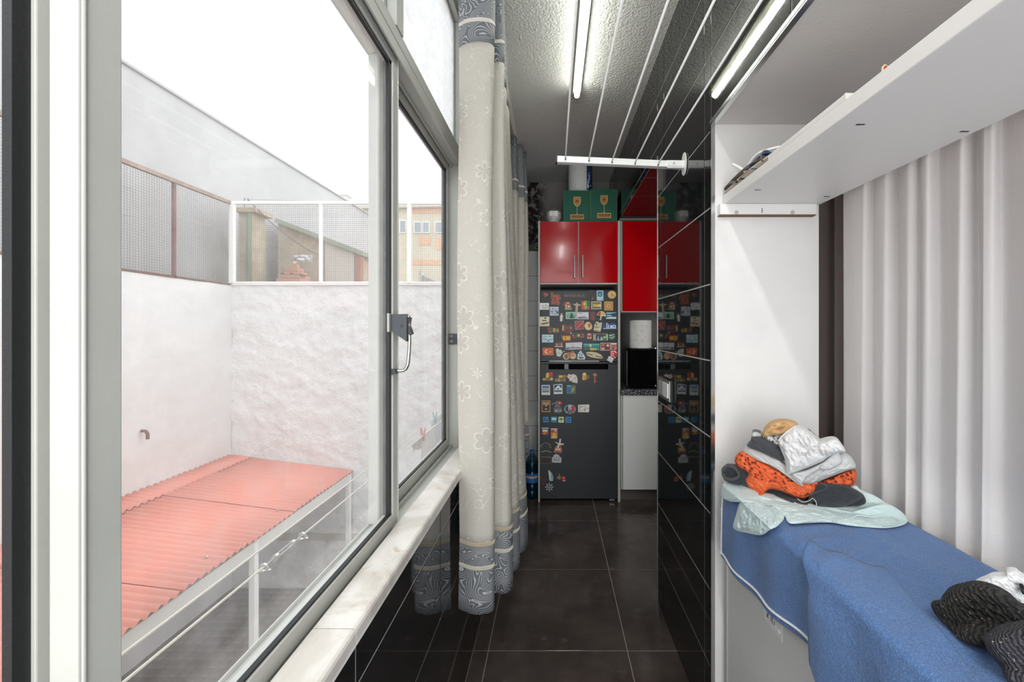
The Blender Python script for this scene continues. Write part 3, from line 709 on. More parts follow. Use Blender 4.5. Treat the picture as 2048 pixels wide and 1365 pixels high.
# denim cloth
dn = thing('denim_cloth', 'blue denim cloth with white-edged hem spread over the cabinet', 'cloth')
XF, ZT = .512, .853
def wr_(x, y, s=0):
    return .0035*noise.noise(Vector((x*9, y*5, s)))+.0014*noise.noise(Vector((x*30, y*12, s+3)))
def ridge(y, s):  # soft radiating creases on the lying part
    f = 1/(1+(s/.16)**2)
    return f*(.011*math.exp(-((y-.87-.35*s)/.022)**2)+.008*math.exp(-((y-.93-.22*s)/.014)**2)+.007*math.exp(-((y-.80-.5*s)/.02)**2)+.006*math.exp(-((y-.99-.1*s)/.016)**2))+.006*math.exp(-((y-.60-.25*s)/.03)**2)*min(1, s*12)+.005*math.exp(-((y-.50-.5*s)/.02)**2)
def hemz(y):
    t = max(0, min(1, (1.235-y)/.42)); return .640+.062*t-.012*math.sin(math.pi*t)
def sheet(y, v, y0, y1, hem, xf, lift, seed):
    """v 0..1: rear edge of the top, over the front edge, down to the hem"""
    a = .855-xf-.012
    top = a; arc = .018; dr = max(.02, ZT-.012-hem)
    L_ = top+arc+dr; s = v*L_
    if s < top:
        x = .855-s; z = ZT+lift+max(0, wr_(x, y, seed))*1.2+ridge(y, x-.52)*min(1, s/.03); n = 0
        return (x, y, z)
    if s < top+arc:
        t = (s-top)/arc*math.pi/2; return (xf+.012-.012*math.sin(t), y, ZT+lift-.012+.012*math.cos(t))
    d = s-top-arc; k = min(1, d/.05)
    x = xf-k*(.006+.005*math.sin(y*34+seed)+.006*noise.noise(Vector((y*7, d*5, seed))))-.01*d
    return (x, y-.03*d*math.sin(y*9), ZT+lift-.012-d)
def build_sheet(name, y0, y1, hemf, xf, lift, seed, nu=110, nv=110, yl=None, vmin=0.0):
    def q(u, v):
        v = vmin+(1-vmin)*v; y = y0+(y1-y0)*u
        hem = hemf(y)
        if yl: y = y+(yl(v))*(u**6)
        return sheet(y, v, y0, y1, hem, xf, lift, seed)
    return MB().grid(nu, nv, q).build(name, MATS['denim'], dn, smooth=True, solid=.0022)
build_sheet('lying_cloth', -.1, 1.236, lambda y: hemz(y) if y > .80 else .66, XF, 0, 1)
build_sheet('folded_overhang', -.1, .80, lambda y: .672-(.80-y)*.8, .502, .003, 1, 90, 130, yl=lambda v: .08*max(0, 1-abs(v-.58)*7)-.015*max(0, v-.7), vmin=.40)
hp = []
for i in range(50):
    y = 1.236-(1.236-.80)*i/49; p = sheet(y, 1.0, 0, 0, hemz(y), XF, 0, 1); hp.append(Vector(p)+Vector((-.003, 0, .004)))
MB().tube(hp, .0028, 6).build('hem_piping', MATS['white_cotton'], dn)
MB().tube([p+Vector((.006, .001, -.011)) for p in hp], [.004+.003*math.sin(math.pi*i/49) for i in range(50)], 6).build('hem_turnup', MATS['denim'], dn, smooth=True)
sl = MB().tube([Vector(sheet(1.2355, v/30, 0, 0, hemz(1.236), XF, 0, 1))+Vector((-.002, -.006, .001)) for v in range(17, 31)], .0018, 5).build('side_seam', MATS['white_cotton'], dn)
fz = MB()
for k in range(34):
    p = Vector(sheet(1.236, .56+.44*k/33, 0, 0, hemz(1.236), XF, 0, 1)); fz.tube([p, p+Vector((random.uniform(-.004, .002), .005, random.uniform(-.004, .004)))], .0007, 3)
fz.build('frayed_edge', MATS['white_cotton'], dn, kind='stuff')

# garments: outline given as seen, laid on the cabinet top or its front edge at true depth
def c7(p): return (1400+p[0]/4.6545, 820+p[1]/4.6545)
def c9(p): return (1840+p[0]/5.572, 1120+p[1]/5.572)
def ray(px, py, Yp, zt=.862, xf=.500):
    Yx = xf*F/(px-VX) if px > VX else 99
    if H-(py-VY)*Yx/F < zt-.004: Y = min(Yp, Yx)
    else: Y = Yp if py <= VY else min(Yp, (H-zt)*F/(py-VY))
    return P(px, py, Y)
def garment(name, outline, m, parent, Y, th=.03, back=.05, conv=c7, seed=0, wr=.006, fr=18, ang=.6, power=.5, N=88, R=34, flat=False):
    """Y: (depth at the left end, depth at the right end)"""
    pts = [Vector((*conv(p), 0)) for p in outline]
    o = crom(pts, 8, True); n = len(o); Lc = 0
    cx = sum(p.x for p in o)/n; cy = sum(p.y for p in o)/n
    x0 = min(p.x for p in o); x1 = max(p.x for p in o)
    c = Vector((cx, cy, 0)); cam_ = Vector((0, 0, H)); mb = MB(); V = []; Fc = []
    def point(r, p, side):
        q = c+(p-c)*r; t = (q.x-x0)/(x1-x0); Yp = Y[0]+(Y[1]-Y[0])*t
        b = ray(q.x, q.y, Yp); d = (b-cam_); D = d.length; d.normalize()
        bul = (1-r**4)**power
        if side:
            a = (q.x*math.cos(ang)+q.y*math.sin(ang)); e = (-q.x*math.sin(ang)+q.y*math.cos(ang))
            w = noise.noise(Vector((a*.010*fr/6, e*.034*fr/6, seed)))+.5*noise.noise(Vector((a*.03*fr/6, e*.09*fr/6, seed+9)))
            w = 1-abs(w)*2.2
            return b-d*(th*bul+wr*w*min(1, (1-r)*6))
        k = b+Vector((d.x, d.y, d.z*.2))*back*bul
        k.z = max(k.z, .8575) if k.x > .52 else k.z
        k.x = min(k.x, .866); return k
    for side in (1, 0):
        base = len(V)
        V.append(point(0, o[0], side))
        for ri in range(1, R+(1 if side else 0)):
            r = math.sin(ri/R*math.pi/2)
            for p in o: V.append(point(r, p, side))
        rings = R if side else R-1
        for k in range(n):
            a, b_ = base+1+k, base+1+(k+1) % n
            Fc.append((base, b_, a) if side else (base, a, b_))
            for ri in range(rings-1):
                i0 = base+1+ri*n; j0 = i0+n; kk = (k+1) % n
                Fc.append((i0+k, i0+kk, j0+kk, j0+k) if side else (i0+k, j0+k, j0+kk, i0+kk))
        if side: rim = base+1+(R-1)*n; 
        else:
            i0 = base+1+(R-2)*n
            for k in range(n): kk = (k+1) % n; Fc.append((i0+k, rim+k, rim+kk, i0+kk))
    mb.add(V, Fc); return mb.build(name, m, parent, smooth=True)
def seam(outl, Y, r, m, parent, conv=c7, off=.012):
    pts = []
    for i, p in enumerate(outl):
        q = conv(p); t = i/(len(outl)-1); b = ray(q[0], q[1], Y[0]+(Y[1]-Y[0])*t); d = (b-Vector((0, 0, H))).normalized(); pts.append(b-d*off)
    MB().tube(crom(pts, 6), r, 6).build('seam', m, parent, smooth=True)

M_ = MATS
a = thing('aqua_shirt', 'pale aqua cotton shirt lying lowest in the clothes pile, one sleeve hanging down', 'shirt')
garment('body', [(195, 800), (230, 672), (330, 690), (480, 740), (700, 780), (1000, 820), (1400, 705), (1500, 750), (1620, 800), (1750, 880), (1880, 960), (1932, 1030), (1880, 1078), (1700, 1105), (1400, 1082), (1200, 1052), (1000, 1055), (840, 1060), (780, 985), (640, 900), (480, 880), (420, 890), (370, 830), (290, 858)], M_['aqua_cotton'], a, (1.235, .99), .016, .05, seed=1, wr=.007, fr=20, ang=.25)
garment('sleeve', [(380, 850), (470, 850), (560, 800), (690, 850), (785, 990), (725, 1082), (650, 1120), (570, 1168), (440, 1150), (310, 1108), (335, 980)], M_['aqua_cotton'], a, (1.15, 1.06), .012, .02, seed=2, wr=.010, fr=24, ang=1.4)
garment('folded_hem', [(840, 930), (1000, 905), (1300, 960), (1500, 930), (1750, 880), (1932, 1028), (1700, 1085), (1400, 1060), (1250, 1045), (1000, 1050), (840, 1058), (800, 1000)], M_['aqua_cotton'], a, (1.06, .985), .014, .02, seed=3, wr=.004, fr=20, ang=.1)
seam([(1240, 1045), (1400, 1010), (1480, 985), (1600, 1000), (1750, 990), (1850, 1020), (1830, 1060), (1700, 1080)], (1.0, .975), .0015, M_['aqua_cotton'], a, off=.020)
seam([(560, 860), (620, 930), (690, 990), (700, 1060)], (1.1, 1.06), .0022, M_['aqua_cotton'], a, off=.018)
nv_ = thing('navy_trousers', 'dark navy folded trousers on top of the aqua shirt, a cuff loop at the left', 'trousers')
garment('leg', [(200, 565), (230, 522), (270, 512), (440, 560), (600, 640), (900, 730), (1000, 760), (1100, 700), (1160, 688), (1360, 708), (1440, 745), (1528, 805), (1520, 885), (1250, 912), (1070, 908), (860, 885), (700, 810), (430, 718), (300, 690), (225, 650)], M_['navy_cotton'], nv_, (1.215, 1.03), .028, .06, seed=4, wr=.004, fr=14, ang=.15)
garment('flap', [(1000, 860), (1080, 700), (1150, 685), (1360, 706), (1520, 800), (1400, 880), (1250, 905), (1085, 905), (1070, 860)], M_['navy_cotton'], nv_, (1.06, 1.02), .024, .02, seed=5, wr=.004, fr=12, ang=.2)
seam([(905, 828), (960, 860), (1020, 845), (1050, 825), (1080, 860), (1085, 905)], (1.08, 1.03), .0009, M_['grey_towel'], nv_, off=.036)
seam([(1010, 800), (1080, 770), (1165, 740), (1170, 700), (1130, 688)], (1.06, 1.03), .0018, M_['charcoal_cotton'], nv_, off=.036)
seam([(215, 575), (240, 530), (290, 530), (340, 565), (360, 620), (300, 650), (240, 640), (212, 600)], (1.2, 1.18), .004, M_['charcoal_cotton'], nv_, off=.030)
oc = thing('orange_crochet_top', 'orange crochet lace top folded across the middle of the pile', 'top')
garment('back_fold', [(820, 690), (950, 700), (1150, 660), (1300, 600), (1425, 555), (1458, 612), (1440, 690), (1370, 712), (1180, 690), (1060, 740), (900, 770)], M_['orange_crochet'], oc, (1.09, 1.05), .028, .06, seed=7, wr=.008, fr=26, ang=.9)
garment('lace_front', [(322, 470), (345, 415), (400, 388), (470, 430), (560, 480), (680, 530), (800, 600), (900, 680), (950, 705), (1050, 700), (1080, 760), (1000, 815), (940, 828), (850, 800), (740, 755), (640, 745), (560, 818), (520, 780), (430, 700), (410, 650), (440, 590), (350, 530)], M_['orange_crochet'], oc, (1.195, 1.05), .034, .05, seed=6, wr=.007, fr=30, ang=.6)
gt = thing('grey_towel', 'light grey marl towels folded between the orange top and white shirt', 'towel')
garment('flap', [(408, 375), (440, 345), (520, 360), (740, 465), (870, 590), (960, 700), (930, 708), (800, 610), (640, 515), (560, 485), (425, 418)], M_['grey_towel'], gt, (1.18, 1.05), .024, .05, seed=8, wr=.003, fr=16, ang=.5)
garment('folded_half', [(850, 600), (1000, 560), (1160, 480), (1270, 395), (1390, 430), (1447, 510), (1440, 545), (1350, 575), (1180, 640), (1060, 690), (945, 706), (900, 665)], M_['grey_towel'], gt, (1.08, 1.03), .034, .07, seed=9, wr=.005, fr=16, ang=-.4)
garment('folded_corner', [(1095, 545), (1160, 480), (1272, 396), (1322, 490), (1200, 562)], M_['grey_towel'], gt, (1.03, 1.01), .012, .02, seed=10, wr=.002, fr=10)
garment('folded_corner', [(855, 600), (1000, 560), (1165, 485), (1110, 555), (980, 640), (940, 702), (900, 665)], M_['grey_towel'], gt, (1.05, 1.02), .014, .03, seed=11, wr=.003, fr=12)
cc = thing('charcoal_sweater', 'charcoal folded knit sweater tucked under the white shirt at left', 'sweater')
garment('body', [(438, 330), (470, 290), (490, 250), (600, 255), (740, 345), (800, 470), (690, 450), (560, 392), (460, 352)], M_['charcoal_cotton'], cc, (1.15, 1.08), .024, .06, seed=12, wr=.003, fr=12)
garment('striped_cuff', [(480, 250), (490, 190), (520, 186), (566, 200), (580, 250), (530, 258)], M_['grey_towel'], cc, (1.14, 1.13), .016, .04, seed=13, wr=.001, fr=8)
for dy in (0, 14): seam([(490, 192+dy), (525, 188+dy), (566, 203+dy)], (1.14, 1.13), .0012, M_['navy_cotton'], cc, off=.014+.05*dy/100)
sb_ = thing('speckled_scarf', 'black-and-white speckled cotton scarf peeping out under the tan cloth', 'scarf')
garment('body', [(575, 262), (610, 238), (770, 225), (900, 200), (940, 260), (800, 300), (740, 345), (670, 338), (645, 300), (590, 285)], M_['speckled_cotton'], sb_, (1.12, 1.07), .014, .05, seed=14, wr=.002, fr=12)
garment('loose_end', [(960, 178), (1000, 172), (1060, 225), (1135, 292), (1080, 285), (1020, 230)], M_['speckled_cotton'], sb_, (1.10, 1.08), .008, .03, seed=15, wr=.001, fr=12)
tn = thing('tan_cloth', 'rounded tan cotton cloth on the very top of the clothes pile', 'cloth')
garment('body', [(576, 230), (595, 180), (640, 130), (700, 102), (800, 97), (890, 118), (920, 158), (860, 190), (770, 235), (680, 240), (600, 250)], M_['tan_cotton'], tn, (1.11, 1.07), .034, .07, seed=16, wr=.006, fr=26, ang=-.3)
ws = thing('white_shirt', 'crumpled white cotton shirt folded over the right of the pile', 'shirt')
garment('body', [(875, 148), (930, 155), (1010, 200), (1110, 290), (1180, 300), (1262, 268), (1310, 310), (1350, 385), (1300, 405), (1200, 440), (1130, 490), (980, 550), (850, 602), (806, 585), (790, 470), (750, 370), (728, 290), (790, 210)], M_['white_cotton'], ws, (1.07, 1.01), .036, .08, seed=17, wr=.009, fr=20, ang=.9)
garment('collar', [(1110, 300), (1200, 300), (1265, 268), (1345, 360), (1345, 398), (1280, 385), (1220, 350), (1140, 330)], M_['white_cotton'], ws, (1.02, 1.0), .018, .03, seed=18, wr=.006, fr=16)
seam([(730, 290), (760, 250), (830, 190), (890, 160)], (1.06, 1.04), .0016, M_['white_cotton'], ws, off=.028)
wk = thing('white_knit_top', 'white knitted top with black spots behind the black beanie', 'top')
garment('body', [(600, 280), (720, 210), (800, 180), (940, 176), (965, 120), (1060, 122), (1160, 190), (1500, 350), (1500, 700), (1300, 700), (1150, 560), (1000, 450), (830, 340)], M_['white_knit'], wk, (.70, .67), .020, .05, conv=c9, seed=19, wr=.004, fr=18)
for p in ((1130, 300), (1150, 360)): garment('black_spot', [(p[0]-22, p[1]-28), (p[0]+25, p[1]-8), (p[0]+30, p[1]+30), (p[0]-10, p[1]+22)], M_['black_rib_knit'], wk, (.663, .663), .004, .01, conv=c9, seed=3, wr=0, N=20, R=5)
bb = thing('black_beanie', 'black ribbed wool beanie lying on the blue denim cloth', 'hat')
garment('body', [(232, 465), (262, 400), (330, 330), (480, 285), (640, 264), (830, 310), (1000, 400), (1150, 530), (1400, 640), (1400, 900), (1000, 1000), (700, 985), (600, 960), (460, 900), (380, 700), (300, 560)], M_['black_rib_knit'], bb, (.66, .62), .040, .05, conv=c9, seed=20, wr=.005, fr=12, ang=.5)
garment('turned_brim', [(122, 500), (160, 472), (300, 468), (420, 540), (520, 640), (620, 740), (690, 870), (690, 960), (600, 955), (450, 900), (340, 790), (200, 650), (140, 560)], M_['black_rib_knit'], bb, (.66, .61), .022, .03, conv=c9, seed=21, wr=.005, fr=24, ang=.9)
cb = thing('charcoal_beanie', 'charcoal fine-knit beanie in front of the black beanie, cut off by the frame', 'hat')
garment('body', [(715, 920), (755, 855), (860, 790), (1000, 750), (1200, 730), (1500, 760), (1600, 1200), (1500, 1500), (1060, 1400), (950, 1330), (900, 1200), (780, 1060)], M_['charcoal_fine_knit'], cb, (.56, .54), .045, .05, conv=c9, seed=22, wr=.003, fr=12, ang=.3)

# shelf and what lies on it
shf = thing('wall_shelf', 'thick white melamine shelf across the top of the niche', 'shelf')
MB().box(.540, .845, -.9, NB-.006, 1.714, 1.745).build('board', MATS['white_melamine'], shf, bevel=.002)
for px, py in ((1517, 380), (1655, 393), (1723, 249), (1931, 263)):
    Y = .394*F/(VY-py); p = P(px, py, Y); MB().box(p.x-.006, p.x+.006, Y-.002, Y+.002, 1.7133, 1.7142).cyl((p.x-.008, Y, 1.7134), (p.x-.008, Y, 1.7141), .003, 8).build('screw_hole', MATS['black_plastic'], shf)
bt_ = tag(MB().box(.524, .828, NB-.026, NB-.005, 1.680, 1.7135).build('shelf_batten', MATS['white_melamine'], bevel=.001), 'white batten marked with a 1 supporting the far end of the shelf', 'batten')
MB().box(.524, .826, NB-.025, NB-.005, 1.677, 1.680).build('raw_edge', mat('chipboard', '#7c5a40', .8), bt_)
for px in (1473, 1585):
    p = P(px, 425, NB-.026); MB().cyl((p.x, NB-.0275, p.z), (p.x, NB-.026, p.z), .0065, 16).build('screw_cap', hexm('#b9b6ae'), bt_)
p = P(1524, 422, NB-.0262); text('lettering', '1', .022, p, (1, 0, 0), (0, 0, 1), hexm('#25272a'), bt_)
zs = 1.745
mg = thing('magazine', 'bent glossy magazine lying open on the left end of the shelf', 'magazine')
def page(y0, y1, x0, w, z, dz, m_, name, par, curl=.01, th=.002):
    MB().grid(14, 8, lambda u, v: (x0+w*v, y0+(y1-y0)*u, z+dz*math.sin(math.pi*min(1, u*.9+.1))*(1-.4*v)+curl*(1-v)*u*u)).build(name, m_, par, smooth=True, solid=th)
page(1.01, 1.30, .543, .20, zs+.006, .010, hexm('#d8cdb9', .4), 'pages', mg, .002, .005)
page(1.06, 1.300, .540, .17, zs+.018, .012, hexm('#77695c', .35), 'cover', mg, .003, .0015)
MB().tube([(.540, 1.290-.01*k, zs+.014+.006*math.sin(k*.5)) for k in range(9)], .004, 6).build('spine', hexm('#2d2a30', .3), mg)
page(1.12, 1.20, .541, .15, zs+.012, .004, hexm('#2d5a74', .3), 'photo_page', mg, 0, .001)
fo = thing('blue_folder', 'dark blue folder lying on the shelf beside the magazine', 'folder')
page(1.045, 1.14, .542, .2, zs+.022, .008, hexm('#1f4673', .35), 'cover', fo, .002, .003)
hg = thing('clothes_hanger', 'white plastic clothes hanger with its hook showing over the shelf edge', 'clothes hanger')
hg_m = MATS['white_gloss']
MB().tube(crom([(.545, 1.15, zs+.032), (.550, 1.115, zs+.046), (.560, 1.085, zs+.046), (.60, 1.055, zs+.044), (.68, 1.03, zs+.02), (.76, 1.02, zs+.01)], 5), .004, 8).build('shoulder_bar', hg_m, hg, smooth=True)
MB().tube(crom([(.545, 1.15, zs+.032), (.60, 1.12, zs+.018), (.70, 1.06, zs+.010), (.76, 1.02, zs+.01)], 5), .0035, 8).build('lower_bar', hg_m, hg, smooth=True)
hk = P(1533, 312, .0); Yk = 1.065
MB().tube([P(1532+10*math.cos(t), 313-11*math.sin(t), Yk) for t in [math.radians(d) for d in range(-40, 250, 20)]], .0028, 8).build('hook', MATS['grey_plastic'], hg, smooth=True)
pn = MB().tube([P(1466, 329, 1.22), P(1478, 335, 1.2), P(1500, 349, 1.17)], .0045, 8).build('white_pen', MATS['white_gloss'])
tag(pn, 'short white pen sticking out above the magazine on the shelf', 'pen')
wt = thing('white_tray', 'low white box sitting flush on the front edge of the shelf', 'box')
MB().box(.541, .70, .762, 1.035, zs+.0005, zs+.012).build('box_body', MATS['white_melamine'], wt, bevel=.001)
MB().box(.541, .70, .760, .7625, zs+.0005, zs+.0125).build('end_flap', hexm('#d9d5cd'), wt)
oo = thing('orange_card', 'small orange and cream pointed card standing up on the shelf', 'card')
Yo = .697
MB().prism([P(1765, 150, Yo), P(1766, 132, Yo), P(1770, 128, Yo), P(1790, 141, Yo), P(1790, 150, Yo)], (0, .003, 0)).build('backing', hexm('#e9dcb9'), oo)
MB().prism([P(1768, 150, Yo-.001), P(1768, 134, Yo-.001), P(1771, 130, Yo-.001), P(1790, 142, Yo-.001), P(1790, 150, Yo-.001)], (0, .0012, 0)).build('printed_face', hexm('#b8431f'), oo)

# ================================================================ wall-mounted airer
wa = thing('wall_airer', 'white metal wall-mounted clothes airer with five cords overhead', 'airer')
Ya = 1.587; p0 = P(1114, 320, Ya); p1 = P(1385, 335, Ya)
bar = MB(); w = .019
for (a, b_, wh, yy, dep) in ((p0, Vector((XR-.004, Ya, P(1368, 331, Ya).z)), .0105, Ya-.016, .026),):
    bar.prism([(a.x, yy, a.z-wh*1.3), (b_.x, yy, b_.z-wh*1.3), (b_.x, yy, b_.z+wh), (a.x, yy, a.z+wh)], (0, dep, 0))
    bar.prism([(a.x, yy-.003, a.z-wh*1.45), (b_.x, yy-.003, b_.z-wh*1.45), (b_.x, yy-.003, b_.z-wh*.95), (a.x, yy-.003, a.z-wh*.95)], (0, dep, 0))
bar.build('arm', MATS['white_gloss'], wa, bevel=.002)
MB().box(p0.x-.006, p0.x+.001, Ya-.018, Ya+.012, p0.z-.015, p0.z+.012).build('end_cap', MATS['black_plastic'], wa, bevel=.001)
zz = P(1368, 331, Ya).z
br = MB().prism([(XR-.07, Ya-.019, zz-.016), (XR-.002, Ya-.019, zz-.017), (XR-.002, Ya-.019, zz+.012), (XR-.07, Ya-.019, zz+.013)], (0, .004, 0)); br.build('bracket', MATS['white_gloss'], wa, bevel=.001)
MB().cyl((XR-.045, Ya-.020, zz), (XR-.045, Ya-.0225, zz), .004, 10).build('rivet', MATS['steel'], wa)
MB().tube([(XR-.0035, Ya-.012+.027*math.cos(t), zz+.043*math.sin(t)) for t in [k*math.pi/12 for k in range(24)]], .001, 4, None, True).prism([(XR-.0005, Ya-.012+.027*math.cos(t), zz+.043*math.sin(t)) for t in [k*math.pi/12 for k in range(24)]], (-.005, 0, 0)).build('wall_flange', MATS['white_gloss'], wa)
MB().prism([(XR-.0000, Ya-.012+.029*math.cos(t), zz+.045*math.sin(t)) for t in [k*math.pi/12 for k in range(24)]], (-.002, 0, 0)).build('flange_gasket', MATS['black_plastic'], wa)
for px, py in ((1131, 318), (1178, 321), (1224, 325), (1270, 327.5), (1316, 330)):
    p = P(px, py, Ya-.018); c_ = MB().tube([(p.x, .30, p.z+.006), (p.x, Ya-.03, p.z+.004), (p.x, Ya-.018, p.z)], .0028, 8).build('cord', hexm('#f2f2ef', .5), wa, smooth=True)
    MB().cyl((p.x, Ya-.021, p.z-.001), (p.x, Ya-.0185, p.z-.001), .0035, 10).build('knot', MATS['grey_plastic'], wa)
MB().box(.03, XR, .28, .305, zz-.012, zz+.02).build('arm', MATS['white_gloss'], wa, bevel=.002)

# double switch on the tiled wall
sw = thing('light_switch', 'chrome-framed double light switch on the black tiled wall', 'light switch')
ya, yb_, za, zb = 1.735, 1.905, P(1340, 806, 1.80).z+.012, P(1340, 760, 1.80).z
MB().box(XR-.011, XR, ya-.004, yb_+.02, za-.004, zb+.004).build('back_box', MATS['black_plastic'], sw, bevel=.002)
MB().box(XR-.015, XR-.009, ya+.003, yb_+.014, za, zb).build('frame', MATS['steel'], sw, bevel=.002)
ym = (ya+yb_)/2
MB().box(XR-.019, XR-.012, ya+.017, ym-.004, za+.014, zb-.012).build('rocker', MATS['white_gloss'], sw, bevel=.0015)
MB().box(XR-.019, XR-.012, ym+.004, yb_-.003, za+.014, zb-.012).build('rocker', hexm('#b5b6b8', .3), sw, bevel=.0015)

# ================================================================ KITCHEN END
YF = 3.12
def FX(px, Y=YF): return (px-VX)*Y/F
def FZ(py, Y=YF): return H-(py-VY)*Y/F
cu = thing('wall_cupboard', 'red gloss two-door cupboard above the refrigerator in a white carcass', 'cupboard')
MB().box(FX(1080), FX(1236), YF+.022, 3.70, FZ(568), FZ(442)).build('carcass', MATS['white_melamine'], cu)
for a, b_ in ((1080.5, 1156.5), (1158, 1235)):
    d = MB().box(FX(a), FX(b_), YF, YF+.02, FZ(566), FZ(443.5)).build('door', MATS['red_gloss'], cu, bevel=.0015)
    x = FX(1148.5 if a < 1100 else 1164.8)
    MB().tube([(x, YF-.001, FZ(553)), (x, YF-.028, FZ(553)), (x, YF-.028, FZ(516)), (x, YF-.001, FZ(516))], .0045, 8).tube([(x, YF-.028, FZ(557)), (x, YF-.028, FZ(512))], .0058, 10).build('handle', MATS['steel'], d, smooth='auto')
sidep = mat('panel_edge', '#b3b4ac', .4)
MB().box(FX(1076.5), FX(1079.8), YF+.002, 3.70, 0, FZ(441.5)).build('side_panel', sidep, cu)
MB().box(FX(1236), FX(1240.5), YF+.002, 3.70, 0, FZ(441.5)).build('side_panel', sidep, cu)
cw = thing('wall_cupboard', 'single red gloss wall cupboard to the right over the black splashback', 'cupboard')
MB().box(FX(1244), 1.30, YF+.022, 3.70, FZ(624), FZ(442)).build('carcass', MATS['white_melamine'], cw)
MB().box(FX(1241.3), FX(1245), YF+.006, 3.69, FZ(622), FZ(442)).build('end_strip', hexm('#8e8b80', .4), cw)
MB().box(FX(1245.6), FX(1245.6)+.45, YF, YF+.02, FZ(623), FZ(443)).build('door', MATS['red_gloss'], cw, bevel=.0015)
MB().box(FX(1245.6)+.453, 1.30, YF, YF+.02, FZ(623), FZ(443)).build('door', MATS['red_gloss'], cw, bevel=.0015)
tag(MB().box(FX(1241), 1.34, 3.66, 3.715, FZ(781), FZ(624)).build('splashback', mat('dark_splash', '#08090a', .35)), 'black glass splashback under the single red cupboard', 'splashback')
wt_ = thing('worktop', 'black speckled granite worktop beside the refrigerator', 'worktop')
MB().box(FX(1241.5), 1.34, YF-.02, 3.655, FZ(790), FZ(779)).build('slab', MATS['granite'], wt_, bevel=.002)
bc = thing('base_cabinet', 'white base cabinet with dark plinth under the granite worktop', 'cabinet')
MB().box(FX(1242), 1.33, YF+.022, 3.65, FZ(981), FZ(790.5)).build('carcass', MATS['white_melamine'], bc)
MB().box(FX(1246), FX(1246)+.55, YF, YF+.02, FZ(980), FZ(791.5)).build('door', mat('pale_door', '#cfd1cf', .4), bc, bevel=.001)
MB().box(FX(1241.8), FX(1245), YF+.004, YF+.02, FZ(980), FZ(791.5)).build('filler_strip', hexm('#a9aba6', .4), bc)
MB().box(FX(1242), 1.33, YF+.05, YF+.065, 0, FZ(981.5)).build('plinth', mat('plinth', '#55534e', .4), bc)
mw = thing('microwave', 'black microwave oven standing on the granite worktop', 'microwave')
MB().box(.60, 1.06, 3.16, 3.5, FZ(779)+.001, FZ(698, 3.16)).build('case', MATS['black_gloss'], mw, bevel=.004)
MB().box(.595, .95, 3.145, 3.16, FZ(777, 3.15), FZ(700, 3.15)).build('door', MATS['black_gloss'], mw, bevel=.003)
MB().cyl((FX(1254, 3.14), 3.142, FZ(772, 3.14)), (FX(1254, 3.14), 3.142, FZ(702, 3.14)), .0022, 8).build('trim_strip', MATS['chrome'], mw)
for py in (697, 772): MB().cyl((FX(1311, 3.14), 3.146, FZ(py, 3.14)), (FX(1311, 3.14), 3.138, FZ(py, 3.14)), .005, 10).build('knob', MATS['steel'], mw)
# rolls of kitchen paper
m, g = special('embossed_paper'); b = g.bs
v = g.N('ShaderNodeTexVoronoi', {'Vector': g.obj(), 'Scale': 24.0}); r_ = g.sstep(g.M('ABSOLUTE', g.M('SINE', g.M('MULTIPLY', v.outputs['Distance'], 26.0))), 0, .35, 1, 0)
near = g.sstep(v.outputs['Distance'], .25, .3, 1, 0); f_ = g.M('MULTIPLY', r_, near); n_ = g.noise(g.obj(), 260, 2)
g.I(b, 'Base Color', g.mix(f_, lin('#dfe0de'), lin('#b9bab7'))); b.inputs['Roughness'].default_value = .9
g.bump(g.M('ADD', f_, n_), .7, .003)
pr = thing('paper_roll', 'white kitchen paper roll standing on top of the black microwave', 'paper roll')
cx, cy, zb_ = FX(1282, 3.24), 3.26, FZ(698, 3.16)+.001; R_ = .086
MB().lathe((cx, cy, zb_), [(.02, 0), (R_-.004, 0), (R_, .004), (R_, .216), (R_-.004, .22), (.02, .22), (.02, .215)], 40).build('roll', m, pr, smooth='auto')
MB().grid(12, 4, lambda u, v: (cx-R_-.001-.008*u, cy-.02-.05*u, zb_+.004+.21*v)).build('loose_sheet', m, pr, smooth=True, solid=.0008)
MB().lathe((cx, cy, zb_+.214), [(.021, 0), (.024, 0), (.024, .007), (.021, .007)], 20).build('core', mat('cardboard', '#a58c6b', .9), pr)
zt = FZ(441.5)
gx = [(1127, 1180.5, 442, 381, 3.16), (1181.5, 1234, 442, 378, 3.15)]
